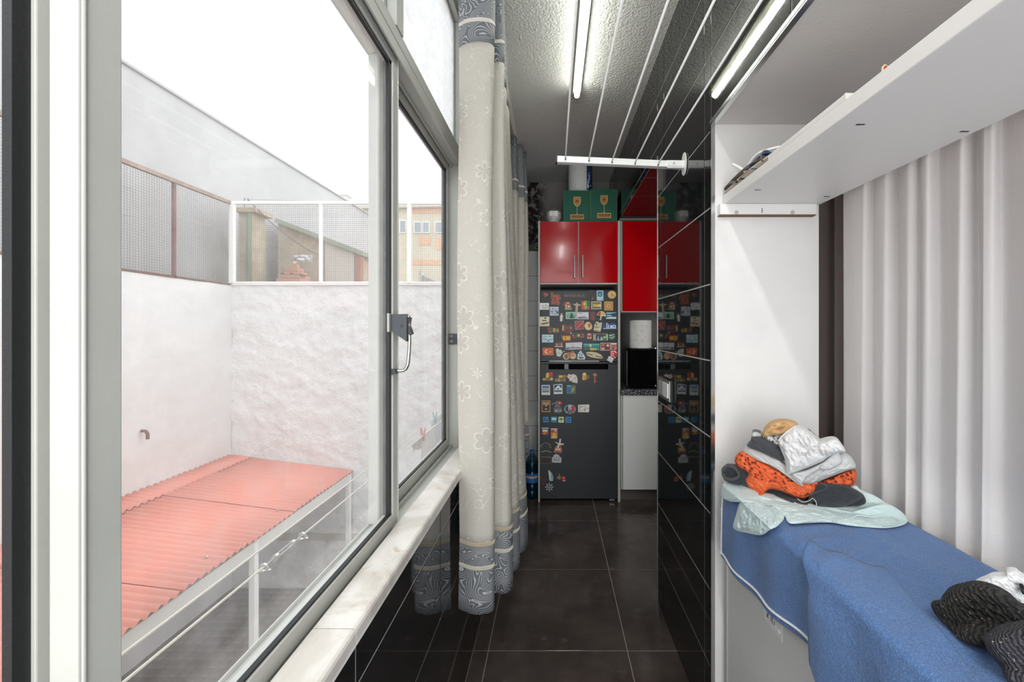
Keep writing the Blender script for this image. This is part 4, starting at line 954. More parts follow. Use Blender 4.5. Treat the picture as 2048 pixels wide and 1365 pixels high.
for i, (a, b_, y0, y1, Y) in enumerate(gx):
    t = thing('wine_carton', ('green wine carton on the cupboard, left one of the pair, under the paper pack', 'green wine carton on the cupboard, right one of the pair, nearest the tiled wall')[i], 'box', group='wine cartons on the cupboard')
    x0, x1 = FX(a, Y), FX(b_, Y); z0 = zt+.0008; z1 = FZ(y1, Y)
    MB().box(x0, x1, Y, Y+.30, z0, z1).build('box_body', mat('bottle_green_card', '#0a5a46', .6), t, bevel=.002)
    for e, nm in ((x0, 'edge_fold'), (x1, 'edge_fold')): MB().box(e-.001, e+.001, Y-.0012, Y+.001, z0+.002, z1-.001).build(nm, hexm('#6b8f52', .6), t)
    cx_ = (x0+x1)/2+.002; zc = FZ((403, 400)[i], Y); k = .00385
    gl = [(-7, 9), (7, 9), (7.5, 0), (6, -6), (3, -9), (0, -10.5), (-3, -9), (-6, -6), (-7.5, 0)]
    em_ = hexm('#b9834a', .6); lt = hexm('#d8b878', .6)
    gm = MB().prism([(cx_+x*k, Y, zc+z*k) for x, z in gl], (0, -.001, 0), lt).prism([(cx_+x*k*.84, Y-.001, zc+z*k*.84) for x, z in gl], (0, -.0006, 0), em_)
    gm.box(cx_-.0016, cx_+.0016, Y-.001, Y, zc-25*k, zc-10*k, lt).prism([(cx_-.008, Y, zc-25.4*k), (cx_+.008, Y, zc-25.4*k), (cx_+.002, Y, zc-24*k), (cx_-.002, Y, zc-24*k)], (0, -.001, 0), lt)
    gm.build('glass_emblem', None, t)
    dk = hexm('#4a2a18', .6)
    text('lettering', 'BK', .020, (cx_, Y-.002, zc), (1, 0, 0), (0, 0, 1), dk, t, bold=.0006)
    pl = MB().box(cx_-13.5*k, cx_+13.5*k, Y-.001, Y, zc-36*k, zc-26.3*k).build('name_plate', lt, t)
    MB().box(cx_-12.5*k, cx_+12.5*k, Y-.0014, Y-.001, zc-35*k, zc-27.3*k).build('plate_field', em_, pl)
    text('lettering', 'HEREDEIRAM', .022, (cx_, Y-.0022, zc-30.6*k), (1, 0, 0), (0, 0, 1), dk, pl, width=24*k, bold=.0004)
    MB().box(cx_-11*k, cx_+11*k, Y-.0018, Y-.0014, zc-34.4*k, zc-33.6*k).build('rule', dk, pl)
pk = thing('paper_pack', 'blue-banded pack of kitchen paper standing on the green cartons', 'paper roll')
Yk2 = 3.27; r_ = .094; cx = FX(1161, Yk2-.03); zk = FZ(381, 3.16)+.003
MB().lathe((cx, Yk2, zk), [(.05, .012), (r_-.02, 0), (r_-.006, .004), (r_, .014), (r_, .225), (r_-.01, .235), (.03, .235)], 40).build('roll', m, pk, smooth='auto')
bl = mat('pack_blue', '#1d4278', .35); nb = 14; a0, a1 = math.radians(-62), math.radians(12)
MB().grid(nb, 3, lambda u, v: (cx+(r_+.001)*math.cos(a0+(a1-a0)*u), Yk2+(r_+.001)*math.sin(a0+(a1-a0)*u), zk+.012+.215*v)).build('blue_band', bl, pk, smooth=True, solid=.0006)
wpn = hexm('#e6ecf2', .4)
for k, (an_d, zc, w_, h_) in enumerate(((-55, .03, .018, .030), (-55, .055, .018, .006), (-53, .075, .008, .012), (-50, .095, .012, .004), (-46, .115, .012, .005), (-52, .13, .010, .004), (-44, .14, .008, .004), (-36, .04, .010, .012))):
    an2 = math.radians(an_d); c_ = Vector((cx+(r_+.0022)*math.cos(an2), Yk2+(r_+.0022)*math.sin(an2), zk+.01+zc)); t_ = Vector((-math.sin(an2), math.cos(an2), 0)); 
    MB().prism([c_-t_*w_/2-Vector((0, 0, h_/2)), c_+t_*w_/2-Vector((0, 0, h_/2)), c_+t_*w_/2+Vector((0, 0, h_/2)), c_-t_*w_/2+Vector((0, 0, h_/2))], Vector((math.cos(an2), math.sin(an2), 0))*.0006).build('print', wpn, pk)
me_o = text('lettering', 'Papel', .030, (cx+(r_+.003)*math.cos(math.radians(-50)), Yk2+(r_+.003)*math.sin(math.radians(-50)), zk+.10), (0, 0, 1), Vector((0, 0, 1)).cross(Vector((-math.cos(math.radians(-50)), -math.sin(math.radians(-50)), 0)))*1.0, wpn, pk)
jr = thing('wrapped_jar', 'white-lidded jar wrapped in crinkled clear plastic left of the green cartons', 'jar')
cx = FX(1108, 3.2); Yj = 3.24
MB().lathe((cx, Yj, zt+.001), [(.02, 0), (.042, 0), (.046, .03), (.058, .05), (.058, .09), (.05, .094), (.02, .094)], 24).build('body', hexm('#cfd1ce', .35), jr, smooth='auto')
MB().box(cx-.035, cx+.03, Yj-.062, Yj-.04, zt+.05, zt+.092).build('paper_label', hexm('#e3e4df', .4), jr)
ff = MB()
def crk(u, v):
    a = 2*math.pi*u; zz_ = .002+.125*v; rr = (.064 if v < .75 else .064*math.sqrt(max(0, 1-((v-.75)/.25)**2))+.001); rr *= 1+.10*noise.noise(Vector((math.cos(a)*3, math.sin(a)*3, v*5)))
    return (cx+rr*math.cos(a), Yj+rr*math.sin(a), zt+zz_)
ff.grid(36, 16, crk).build('plastic_wrap', glass('crinkled_wrap', .22) or MATS['crinkled_wrap'], jr, smooth=False)
wb = thing('water_bottle', 'large clear blue plastic water bottle on the floor beside the refrigerator', 'bottle')
cx, cy = -.168, 3.22
prof = [(.005, .003), (.045, .0), (.052, .01), (.052, .05), (.048, .06), (.052, .07), (.052, .1), (.048, .11), (.052, .12), (.052, .20), (.048, .21), (.052, .22), (.05, .27), (.035, .31), (.018, .335), (.018, .35)]
MB().lathe((cx, cy, .001), prof, 28).build('bottle_body', MATS['bottle_plastic'], wb, smooth='auto')
MB().lathe((cx, cy, .003), [(r*.93, z) for r, z in prof[:13]], 24).build('water', mat('water', '#16424f', .05), wb, smooth='auto')
MB().lathe((cx, cy, .125), [(.0528, 0), (.0528, .07)], 28).build('label', hexm('#2f6aa8', .3), wb)
MB().lathe((cx, cy, .16), [(.0532, 0), (.0532, .018)], 28).build('label_band', hexm('#c8a8a0', .3), wb)
MB().lathe((cx, cy, .346), [(.02, 0), (.02, .02), (.018, .022)], 20).build('cap', hexm('#2e6fb0', .4), wb, smooth='auto')

# ---------------------------------------------------------------- refrigerator
rf = thing('refrigerator', 'dark grey steel refrigerator-freezer covered in souvenir magnets', 'refrigerator')
x0, x1 = FX(1079.5), FX(1235.5); fs = MATS['fridge_steel']
MB().box(x0+.006, x1-.006, YF+.045, 3.68, .03, FZ(579)).build('body', mat('fridge_side', '#3a3b3d', .5), rf)
MB().box(x0, x1, YF+.001, YF+.042, FZ(724.5), FZ(581)).build('freezer_door', fs, rf, bevel=.006)
ld = MB(); za_, zb2 = FZ(998), FZ(729)
hx0, hx1 = FX(1097), FX(1216.5)
ld.box(x0, x1, YF+.001, YF+.042, za_, FZ(739.5)).box(x0, hx0, YF+.001, YF+.042, FZ(739.5), zb2).box(hx1, x1, YF+.001, YF+.042, FZ(739.5), zb2)
door = ld.build('fridge_door', fs, rf)
MB().box(hx0, hx1, YF+.03, YF+.042, FZ(739.5), zb2).build('handle_recess', mat('recess_black', '#050506', .8, spec=.1), door)
MB().box(FX(1129), FX(1137), YF+.005, YF+.03, FZ(739), zb2).build('recess_rib', hexm('#77787b', .4), door)
MB().box(x0+.002, x1-.002, YF+.004, YF+.042, FZ(728), FZ(725)).build('door_gap', MATS['black_plastic'], rf)
st = MB().box(FX(1098), FX(1198), YF-.0003, YF+.001, FZ(724), FZ(721.8)).build('handle_strip', hexm('#9b9da0', .35), rf)
for k in range(9):
    a = 1113+k*3.4; MB().box(FX(a), FX(a+2.1), YF-.0006, YF-.0003, FZ(723.6), FZ(722.2)).build('print', hexm('#d8d8d6'), st)
MB().box(x0, x1, YF+.06, 3.6, .012, .03).build('base', MATS['black_plastic'], rf)
for a in (1084, 1230): MB().cyl((FX(a), YF+.07, 0), (FX(a), YF+.07, .03), .018, 12).build('foot', MATS['black_plastic'], rf)
MB().box(FX(1219), FX(1229), YF+.0, YF+.02, FZ(1002), FZ(999)).build('hinge', MATS['steel'], rf)
tag(MB().box(-.105, .49, 3.4, 3.62, FZ(579)+.0005, FZ(568)-.004).build('slot_filler', mat('slot_shade', '#23282b', .8)), 'dark bag pushed into the slot above the refrigerator', 'filler')  # plain dark block, its colour stands in for the shade of the gap

# ---------------------------------------------------------------- magnets
A = lambda x, y: (1060+x/6.205, 560+y/6.205)
B = lambda x, y: (1060+x/4.55, 720+y/4.55)
YM = YF+.001
def shape(mb, conv, e, y, t):
    k = e[0]; m_ = hexm(e[-1], .4)
    if k == 'r':
        x0, y0, x1, y1 = e[1:5]; pts = [(x0, y1), (x1, y1), (x1, y0), (x0, y0)]
    elif k == 'e':
        cx, cy, rx, ry = e[1:5]; n = 16; pts = [(cx+rx*math.cos(2*math.pi*i/n), cy+ry*math.sin(2*math.pi*i/n)) for i in range(n)]
    elif k == 'p':
        q = e[1]; pts = [(q[i], q[i+1]) for i in range(0, len(q), 2)]
    elif k == 'l':
        x0, y0, x1, y1, w = e[1:6]; d = math.hypot(x1-x0, y1-y0) or 1; nx, ny = -(y1-y0)/d*w/2, (x1-x0)/d*w/2
        pts = [(x0+nx, y0+ny), (x1+nx, y1+ny), (x1-nx, y1-ny), (x0-nx, y0-ny)]
    w_ = []
    for x, yy in pts: c = conv(x, yy); v = P(c[0], c[1], YM); w_.append((v.x, y, v.z))
    mb.prism(w_, (0, -t, 0), m_)
def magnet(label, conv, base, els, txt=None):
    mb = MB(); y = YM
    for i, e in enumerate(base): shape(mb, conv, e, y, .0035+.0004*i)
    o = tag(mb.build('fridge_magnet', None), label, 'magnet', 'souvenir magnets on the refrigerator')
    if els:
        mb = MB()
        for i, e in enumerate(els): shape(mb, conv, e, YM-.0030, .0012+.00022*i+.0004*len(base))
        mb.build('picture', None, o)
    if txt:
        for s_, x, yy, h, w, c in txt:
            q = conv(x, yy); v = P(q[0], q[1], YM); k = (1/6.205 if conv is A else 1/4.55)*YM/F
            text('lettering', s_, h*k*1.35, (v.x, YM-.0062-.0003*len(els), v.z), (1, 0, 0), (0, 0, 1), hexm(c, .4), o, width=w*k, bold=.0003)
def card(x0, y0, x1, y1, c, b=None, e=7): return [('r', x0, y0, x1, y1, c)]+([('r', x0+e, y0+e, x1-e, y1-e, b)] if b else [])
def spots(x0, y0, x1, y1, cs, n, r, seed):
    R = random.Random(seed); return [('e', R.uniform(x0+r, x1-r), R.uniform(y0+r, y1-r), r*R.uniform(.6, 1.2), r*R.uniform(.5, 1.1), R.choice(cs)) for _ in range(n)]
magnet('tiny red bird magnet with black wings at the top left of the freezer', A, [('p', (150, 215, 165, 195, 165, 150, 190, 155, 225, 180, 220, 200, 190, 215, 210, 235, 180, 225), '#1b1b1b')], [('e', 190, 180, 24, 20, '#c4201c'), ('e', 212, 188, 10, 12, '#b98a5a'), ('l', 185, 205, 200, 210, 6, '#e0c060')])
magnet('brown-orange clay magnet of huddled figures, irregular outline', A, [('p', (255, 165, 280, 150, 300, 190, 320, 195, 335, 175, 365, 180, 370, 210, 385, 215, 380, 245, 365, 250, 370, 312, 255, 305, 268, 250, 260, 215), '#9b4a2b')], spots(265, 170, 365, 305, ['#c0693f', '#7a3620', '#b35a34'], 22, 11, 1))
magnet('dark wooden plaque magnet lettered BENGUELA', A, [('r', 413, 172, 693, 226, '#2a1a14')], [], [('BENGUELA', 553, 199, 36, 258, '#8a6f5c')])
magnet('carved dark wood magnet of a seated thinker under an arch', A, [('p', (725, 135, 798, 130, 790, 150, 770, 150, 755, 180, 752, 262, 735, 262, 738, 170), '#2b1612'), ('p', (765, 262, 762, 200, 775, 165, 795, 175, 797, 262), '#3a1f18')], [('e', 780, 178, 14, 16, '#24110d'), ('l', 768, 240, 790, 222, 6, '#c9a58c')])
magnet('light blue portrait card magnet with a white-bloused figure', A, card(828, 135, 910, 258, '#dfe9ee', '#2c93b8'), [('e', 866, 172, 15, 17, '#18304a'), ('e', 866, 178, 8, 11, '#e6c9ae'), ('e', 848, 222, 16, 12, '#d9ecf5'), ('e', 886, 222, 16, 12, '#d9ecf5'), ('r', 842, 228, 892, 252, '#bcd8ea')])
magnet('round golden medallion magnet at the top right corner', A, [('e', 1015, 185, 53, 50, '#d3a863')], [('e', 1015, 185, 42, 40, '#e2be7c')]+spots(985, 155, 1045, 215, ['#8a5a2a', '#a8743a'], 9, 8, 2))
magnet('white card magnet with small green and orange drawings', A, card(120, 288, 235, 372, '#eef0ee'), spots(140, 305, 225, 360, ['#8fae86', '#c98a3a', '#6d7f6a', '#a9b8a0'], 14, 6, 3))
magnet('pale blue square magnet with a ring of small blue motifs', A, card(245, 335, 355, 445, '#cfd8e6'), spots(252, 342, 348, 438, ['#2d3d66', '#7f96bd', '#a8bcd6'], 22, 7, 4)+[('r', 328, 395, 352, 418, '#274a8a')])
magnet('red-roofed mushroom house magnet', A, [('p', (405, 320, 440, 275, 490, 270, 515, 310, 530, 350, 520, 380, 420, 385, 430, 340), '#3b4430')], [('p', (408, 315, 440, 275, 490, 272, 512, 315, 480, 320, 440, 315), '#b5432a'), ('r', 440, 310, 455, 350, '#e9d8a4'), ('r', 465, 320, 500, 345, '#d6c9b8'), ('r', 435, 355, 515, 368, '#c9b57e'), ('e', 470, 292, 12, 8, '#e0cfa8')])
magnet('beige statue magnet with outstretched arms', A, [('p', (535, 300, 570, 298, 575, 282, 590, 282, 595, 298, 632, 312, 630, 322, 598, 322, 590, 398, 562, 398, 568, 322, 540, 312), '#c3ad90')], [('e', 583, 292, 8, 9, '#a58c70'), ('l', 580, 320, 574, 390, 5, '#9a8266')])
magnet('red and green magnet with a yellow sphere between the colours', A, [('r', 635, 262, 740, 372, '#b9432a')], [('r', 645, 268, 675, 365, '#c9512c'), ('r', 675, 262, 702, 368, '#7fc143'), ('p', (702, 262, 735, 262, 735, 330, 702, 330), '#2f6d33'), ('e', 672, 300, 14, 16, '#e6cf5a'), ('e', 718, 345, 16, 14, '#cf6a4a')])
magnet('white-edged magnet with three round yellow fruits in a row', A, card(760, 270, 885, 365, '#dcd7cc', '#6f7a3c', 8), [('e', 800, 320, 22, 20, '#e8c878'), ('e', 834, 322, 18, 20, '#dfb458'), ('e', 862, 320, 17, 20, '#e8cf8a'), ('r', 770, 345, 880, 352, '#2a2320'), ('e', 800, 322, 10, 10, '#b98a3a')])
magnet('square gold maze-patterned tile magnet with a dark strip on top', A, [('r', 918, 245, 1028, 275, '#1b2333'), ('r', 920, 270, 1030, 380, '#d9a55a')], [('l', 930+12*k, 285, 930+12*k, 370, 4, '#a8743a') for k in range(8)]+[('r', 955, 305, 995, 345, '#e6c07c'), ('r', 965, 315, 985, 335, '#b27f3e')])
magnet('cream postcard magnet with wavy brown landscape below', A, card(118, 458, 240, 577, '#e9e2c4'), [('r', 150, 500, 205, 512, '#3f3a2c'), ('p', (125, 545, 170, 535, 235, 525, 235, 540, 160, 555), '#5a4632'), ('r', 130, 555, 232, 568, '#e0c08a'), ('e', 190, 475, 18, 8, '#4c4a3c')])
magnet('small figure magnet in white robe over dark green', A, [('p', (362, 405, 420, 410, 420, 522, 368, 522, 380, 470), '#38422c')], [('e', 392, 428, 9, 10, '#e3e0d2'), ('p', (372, 440, 410, 440, 398, 515, 372, 515), '#dfe2d8')])
magnet('mint green card magnet with a dark pointed monument', A, card(445, 402, 578, 485, '#dfe8dc', '#7fc0a0', 6), [('p', (490, 478, 505, 425, 515, 408, 530, 425, 548, 478), '#1f3a34'), ('e', 468, 455, 12, 14, '#5aa386'), ('e', 560, 450, 10, 14, '#5aa386')])
magnet('pale lilac city view card magnet right of the mint card', A, card(583, 402, 727, 490, '#dfe0ea'), [('r', 600, 412, 650, 420, '#8c8fa8'), ('p', (590, 478, 600, 462, 640, 455, 690, 460, 720, 475, 720, 484, 590, 484), '#8a8a96'), ('r', 595, 470, 640, 476, '#3c3c44'), ('e', 668, 458, 22, 9, '#a7a29c')])
magnet('brown carved wooden oval magnet with ragged edge', A, [('p', (740, 410, 780, 396, 820, 405, 812, 450, 820, 480, 800, 508, 770, 505, 740, 480, 748, 445), '#713421')], spots(748, 405, 812, 500, ['#9a4f34', '#4f2114', '#b46a48'], 15, 9, 5))
magnet('open umbrella magnet, half red and half yellow', A, [('p', (828, 440, 845, 405, 880, 388, 920, 400, 942, 440, 935, 462, 915, 448, 890, 455, 882, 500, 868, 500, 876, 450, 855, 440), '#ddd6b4')], [('p', (840, 435, 850, 408, 878, 396, 872, 440), '#b5202c'), ('p', (878, 396, 915, 405, 932, 435, 872, 440), '#d9bf4e'), ('l', 878, 445, 872, 495, 5, '#efe7dc'), ('l', 872, 495, 858, 492, 5, '#efe7dc')])
magnet('teal and white wave card magnet at the right edge', A, card(942, 402, 1073, 487, '#2a5f7d'), [('p', (945, 405, 1070, 405, 1050, 418, 945, 425), '#8cc3d0'), ('r', 955, 440, 1010, 450, '#dde8ea'), ('p', (945, 470, 1000, 460, 1070, 465, 1070, 485, 945, 485), '#cfe3e6'), ('p', (1005, 420, 1068, 412, 1068, 450, 1020, 452), '#15345c')])
magnet('letter magnet in red, green and yellow with rounded ends', A, [('p', (215, 600, 235, 590, 355, 598, 366, 625, 355, 660, 225, 655), '#5a4530')], [('r', 220, 595, 248, 630, '#b5202c'), ('p', (250, 597, 280, 597, 275, 640, 252, 640), '#1f6a44'), ('e', 302, 625, 17, 24, '#d9b23a'), ('e', 302, 625, 7, 9, '#4c3a20'), ('e', 342, 628, 15, 22, '#b5754a'), ('e', 340, 640, 7, 8, '#d6b48a'), ('r', 235, 640, 260, 655, '#a37a4c')])
magnet('heart-shaped magnet with a dark red ring and yellow bar', A, [('p', (392, 640, 405, 560, 440, 555, 470, 572, 500, 553, 540, 570, 548, 610, 520, 645, 480, 662, 440, 655), '#7c1f28')], [('r', 402, 565, 418, 630, '#e0cf4e'), ('e', 452, 605, 22, 24, '#2a3a3c'), ('e', 505, 600, 24, 26, '#4a4648'), ('e', 452, 600, 12, 12, '#8a5a5a'), ('e', 505, 598, 12, 14, '#7d8a6c'), ('e', 400, 640, 10, 9, '#1c4a22')])
magnet('square brick red magnet with a pale diagonal band', A, [('p', (553, 512, 668, 506, 668, 612, 562, 621), '#b0a49c'), ('p', (560, 518, 664, 512, 664, 608, 566, 614), '#9c2f2f')], [('l', 575, 605, 660, 520, 8, '#cf8c84'), ('l', 575, 560, 610, 525, 4, '#c77a72'), ('e', 590, 540, 10, 12, '#b9554e')])
magnet('round scallop shell magnet in yellow with a red cross', A, [('p', (672, 570, 690, 535, 718, 520, 750, 532, 772, 570, 765, 610, 725, 628, 690, 615), '#dcc48c')], [('e', 722, 575, 40, 38, '#e6d2a0'), ('e', 735, 565, 22, 26, '#cf8a3c'), ('l', 735, 545, 735, 595, 8, '#9c2420'), ('l', 722, 558, 748, 558, 7, '#9c2420')])
magnet('cream street-scene magnet with stepped outline and green fruit', A, [('p', (788, 630, 800, 560, 820, 520, 845, 518, 845, 535, 893, 530, 885, 600, 870, 650), '#ddd8c0')], [('r', 815, 535, 835, 565, '#8a4a2c'), ('e', 825, 590, 26, 16, '#a3a83c'), ('r', 850, 545, 885, 575, '#c8c4ac'), ('r', 852, 582, 880, 600, '#b7b49c'), ('p', (795, 618, 870, 632, 868, 645, 795, 630), '#b88a84')])
magnet('blue and white lettered city-name magnet', A, [('p', (900, 600, 905, 545, 960, 530, 1000, 545, 1040, 528, 1076, 570, 1070, 610, 920, 612), '#1d4a94')], [('e', 925, 570, 18, 22, '#16387c'), ('r', 948, 535, 958, 600, '#e4edf3'), ('r', 968, 555, 978, 600, '#e4edf3'), ('e', 1008, 580, 16, 17, '#e4edf3'), ('e', 1045, 580, 20, 22, '#cfe0ec'), ('e', 1045, 580, 9, 10, '#1d4a94'), ('p', (905, 600, 1070, 595, 1070, 608, 910, 610), '#b9cfe0')])
magnet('pale blue two-row postcard magnet above the orange flag', A, card(148, 680, 290, 778, '#bfdfe9'), [('r', 158, 690, 280, 722, '#d8edf2'), ('r', 160, 700, 215, 714, '#8fb9c8'), ('e', 250, 702, 18, 9, '#7fb0bf'), ('r', 158, 735, 205, 742, '#3f6472'), ('e', 228, 758, 10, 9, '#1f4a5c'), ('r', 240, 735, 284, 745, '#6fa3b3')])
magnet('waving Spanish flag magnet in red and yellow', A, [('p', (392, 690, 440, 680, 505, 688, 503, 768, 450, 762, 408, 770), '#a3151b'), ('p', (380, 680, 386, 678, 400, 720, 396, 725), '#a37a3c')], [('p', (404, 702, 500, 700, 499, 746, 408, 748), '#e6b82e'), ('e', 438, 722, 10, 12, '#8a4a28')])
magnet('fruit and flower lettering magnet right of the Spanish flag', A, [('p', (515, 700, 520, 665, 600, 660, 675, 658, 680, 720, 560, 730, 520, 725), '#3f3a24')], [('e', 548, 710, 14, 16, '#a81f24'), ('e', 535, 690, 9, 12, '#6f7f80'), ('p', (575, 670, 592, 668, 590, 715, 572, 715), '#2f6a34'), ('e', 605, 690, 13, 18, '#d9c25a'), ('e', 655, 682, 18, 16, '#bd3a2c'), ('r', 620, 700, 670, 720, '#8a5a34')])
magnet('white triangular tip magnet above the flower lettering', A, [('p', (498, 672, 510, 648, 522, 672), '#e3e0d8')], [('l', 504, 668, 512, 655, 3, '#8a8680')])
magnet('small red and white costumed figure magnet', A, [('p', (705, 670, 735, 658, 765, 672, 770, 715, 755, 738, 715, 736, 703, 712), '#a85a44')], [('e', 735, 680, 20, 12, '#d8c2ac'), ('e', 735, 700, 18, 16, '#b5402c'), ('e', 720, 722, 9, 9, '#e6ded4'), ('e', 752, 722, 9, 9, '#e6ded4')])
magnet('long dark city collage magnet with pale towers', A, card(783, 670, 967, 752, '#b9c9a8', '#1e3a3a', 5), [('r', 790, 680, 815, 745, '#c9a888'), ('p', (830, 745, 845, 690, 860, 745), '#9db0cc'), ('p', (870, 745, 885, 700, 905, 745), '#c6d2e2'), ('e', 925, 715, 20, 18, '#8fb8ac'), ('r', 825, 672, 900, 682, '#8a2f2c'), ('p', (940, 680, 962, 680, 962, 745, 950, 745), '#a9bf7c')])
magnet('round dark green magnet with white diagonal lettering', A, [('e', 1015, 703, 48, 46, '#1f5438')], [('l', 985, 695, 1045, 680, 9, '#d6dfd2'), ('l', 985, 722, 1050, 706, 9, '#d6dfd2'), ('e', 995, 690, 7, 9, '#eef2ea'), ('l', 1000, 738, 1035, 730, 5, '#b9c7b4')])
magnet('brown castle-shaped magnet with pointed towers', A, [('p', (305, 832, 318, 780, 330, 765, 345, 785, 365, 775, 378, 760, 384, 785, 398, 752, 404, 790, 410, 838, 305, 838), '#6d4532')], [('r', 322, 790, 342, 820, '#b98a6a'), ('r', 352, 785, 372, 815, '#9a5a3c'), ('r', 382, 785, 398, 820, '#c09a7c'), ('r', 308, 824, 408, 834, '#d8c4ac')])
magnet('long pale grey panorama magnet with a misty skyline', A, [('p', (442, 783, 640, 775, 648, 780, 640, 862, 445, 868), '#d9d9dc')], [('p', (455, 858, 460, 835, 500, 838, 530, 822, 560, 838, 600, 832, 632, 840, 632, 856), '#8d9098'), ('r', 450, 845, 480, 862, '#4a4c46'), ('r', 500, 800, 545, 806, '#b3b5bc')])
magnet('long turquoise seaside magnet with a yellow boat', A, card(662, 793, 862, 876, '#1a7f86'), [('r', 662, 793, 862, 815, '#4fb0a8'), ('r', 662, 835, 740, 876, '#1d5a3c'), ('e', 750, 815, 14, 14, '#e3ded0'), ('p', (738, 850, 830, 850, 818, 872, 750, 874), '#d9c43c'), ('e', 758, 838, 12, 9, '#c9863a'), ('e', 845, 862, 12, 9, '#a87f6a')])
magnet('brown and white photo card magnet with red shapes', A, card(873, 783, 1000, 878, '#d9cfc8', '#6a2f24', 6), [('r', 890, 795, 925, 825, '#b97a5c'), ('e', 965, 815, 20, 16, '#e0b8b0'), ('e', 970, 838, 10, 9, '#c0202c'), ('r', 885, 840, 925, 868, '#d8a898')])
magnet('small red-patterned card magnet overlapping the right edge', A, card(1003, 783, 1076, 870, '#c98a8a'), [('r', 1006, 785, 1074, 800, '#e6ddd8')]+spots(1008, 802, 1072, 866, ['#9a2f34', '#b55a5a', '#7a2f34'], 12, 8, 8))
magnet('orange Turkish flag magnet with white crescent and star', A, [('p', (155, 850, 165, 843, 292, 845, 290, 938, 160, 938), '#de6a22')], [('e', 212, 892, 27, 27, '#f3ead8'), ('e', 221, 890, 21, 21, '#de6a22'), ('p', (243, 893, 251, 890, 254, 882, 258, 890, 266, 893, 258, 897, 255, 905, 251, 897), '#f3ead8')])
magnet('pale green-white country outline magnet', A, [('p', (320, 862, 350, 850, 362, 870, 385, 868, 405, 905, 375, 955, 335, 948, 325, 905), '#d8ddd0')], [('r', 335, 895, 375, 902, '#8fae8a'), ('r', 335, 912, 370, 920, '#a3b5b0'), ('l', 362, 945, 392, 905, 5, '#9aa8b0')])
magnet('magnet of two joined round scenes with a small house above', A, [('e', 450, 950, 42, 42, '#c9b8a4'), ('e', 532, 945, 42, 42, '#c9b29a'), ('r', 470, 900, 510, 965, '#b5683a'), ('e', 530, 902, 16, 20, '#b08a4a')], [('e', 450, 950, 32, 32, '#b88a70'), ('r', 440, 925, 462, 978, '#5a3428'), ('e', 532, 948, 32, 30, '#dcb48c'), ('r', 512, 935, 555, 945, '#a84c34'), ('r', 410, 886, 430, 894, '#d6dcd8')])
magnet('blue and white sailing boat magnet beside the surfboard', A, [('p', (585, 985, 592, 925, 610, 895, 635, 875, 640, 895, 672, 935, 685, 960, 680, 990), '#cfdfe6')], [('p', (600, 960, 608, 915, 630, 888, 628, 955), '#86b8d0'), ('p', (636, 900, 652, 940, 640, 950), '#1e5a84'), ('e', 635, 968, 36, 10, '#5a3a28'), ('r', 600, 980, 675, 988, '#e6e3dc')])
magnet('cream surfboard-shaped magnet with dark centre stripes', A, [('p', (693, 912, 705, 898, 760, 893, 830, 905, 880, 930, 905, 965, 895, 978, 840, 975, 760, 962, 710, 940), '#ddcea4')], [('p', (700, 912, 780, 928, 778, 938, 700, 922), '#2a1f1c'), ('p', (810, 938, 895, 960, 893, 970, 808, 946), '#2a1f1c'), ('l', 720, 903, 860, 930, 4, '#b59a68'), ('l', 730, 945, 860, 966, 4, '#b59a68')])
magnet('red pouch magnet with white dots and a dangling paper tag', A, [('p', (985, 905, 1010, 875, 1055, 870, 1085, 895, 1088, 940, 1060, 970, 1010, 965), '#b01f2a'), ('p', (980, 945, 1040, 975, 1015, 1030, 953, 998), '#d8d8d6')], [('e', x, y, 8, 9, '#efe6e2') for x, y in ((1010, 895), (1030, 890), (1052, 890), (1012, 920), (1035, 915), (1008, 945), (1030, 940), (1050, 965), (1065, 900))]+[('l', 975, 975, 1015, 995, 4, '#9a9a98'), ('l', 968, 990, 1008, 1010, 4, '#a8a8a6')])
magnet('black, yellow and red magnet with gilded town houses', A, [('p', (150, 1255, 160, 1160, 200, 1155, 240, 1150, 285, 1148, 290, 1255), '#4a3a2c')], [('p', (165, 1160, 200, 1158, 195, 1215, 165, 1205), '#15120f'), ('p', (200, 1158, 235, 1152, 232, 1218, 196, 1215), '#e3b92f'), ('p', (236, 1150, 282, 1148, 280, 1200, 234, 1205), '#c4202a'), ('r', 158, 1222, 200, 1248, '#b9a77c'), ('r', 205, 1228, 245, 1250, '#8f7a50'), ('r', 250, 1215, 284, 1248, '#c8bea0')])
magnet('row of dark, yellow and orange blocks with tiny buildings', A, [('p', (303, 1265, 312, 1185, 455, 1180, 455, 1240, 440, 1270), '#4d4432')], [('r', 315, 1190, 350, 1220, '#2f3020'), ('r', 358, 1185, 405, 1215, '#cfc22c'), ('r', 410, 1182, 452, 1215, '#c05a34'), ('r', 312, 1230, 335, 1262, '#b98a3c'), ('r', 345, 1225, 370, 1265, '#b49a88'), ('r', 378, 1230, 400, 1260, '#8f8a5c'), ('r', 408, 1225, 440, 1262, '#7d8468')])
magnet('white and pink cluster magnet of tiny crowded letters', A, [('p', (460, 1195, 485, 1165, 500, 1180, 540, 1168, 580, 1195, 592, 1240, 588, 1285, 520, 1270, 500, 1225, 470, 1220), '#d6cfc6')], spots(470, 1175, 585, 1275, ['#efe9e2', '#c99a90', '#b9aaa0', '#e3d6cf'], 18, 10, 9))
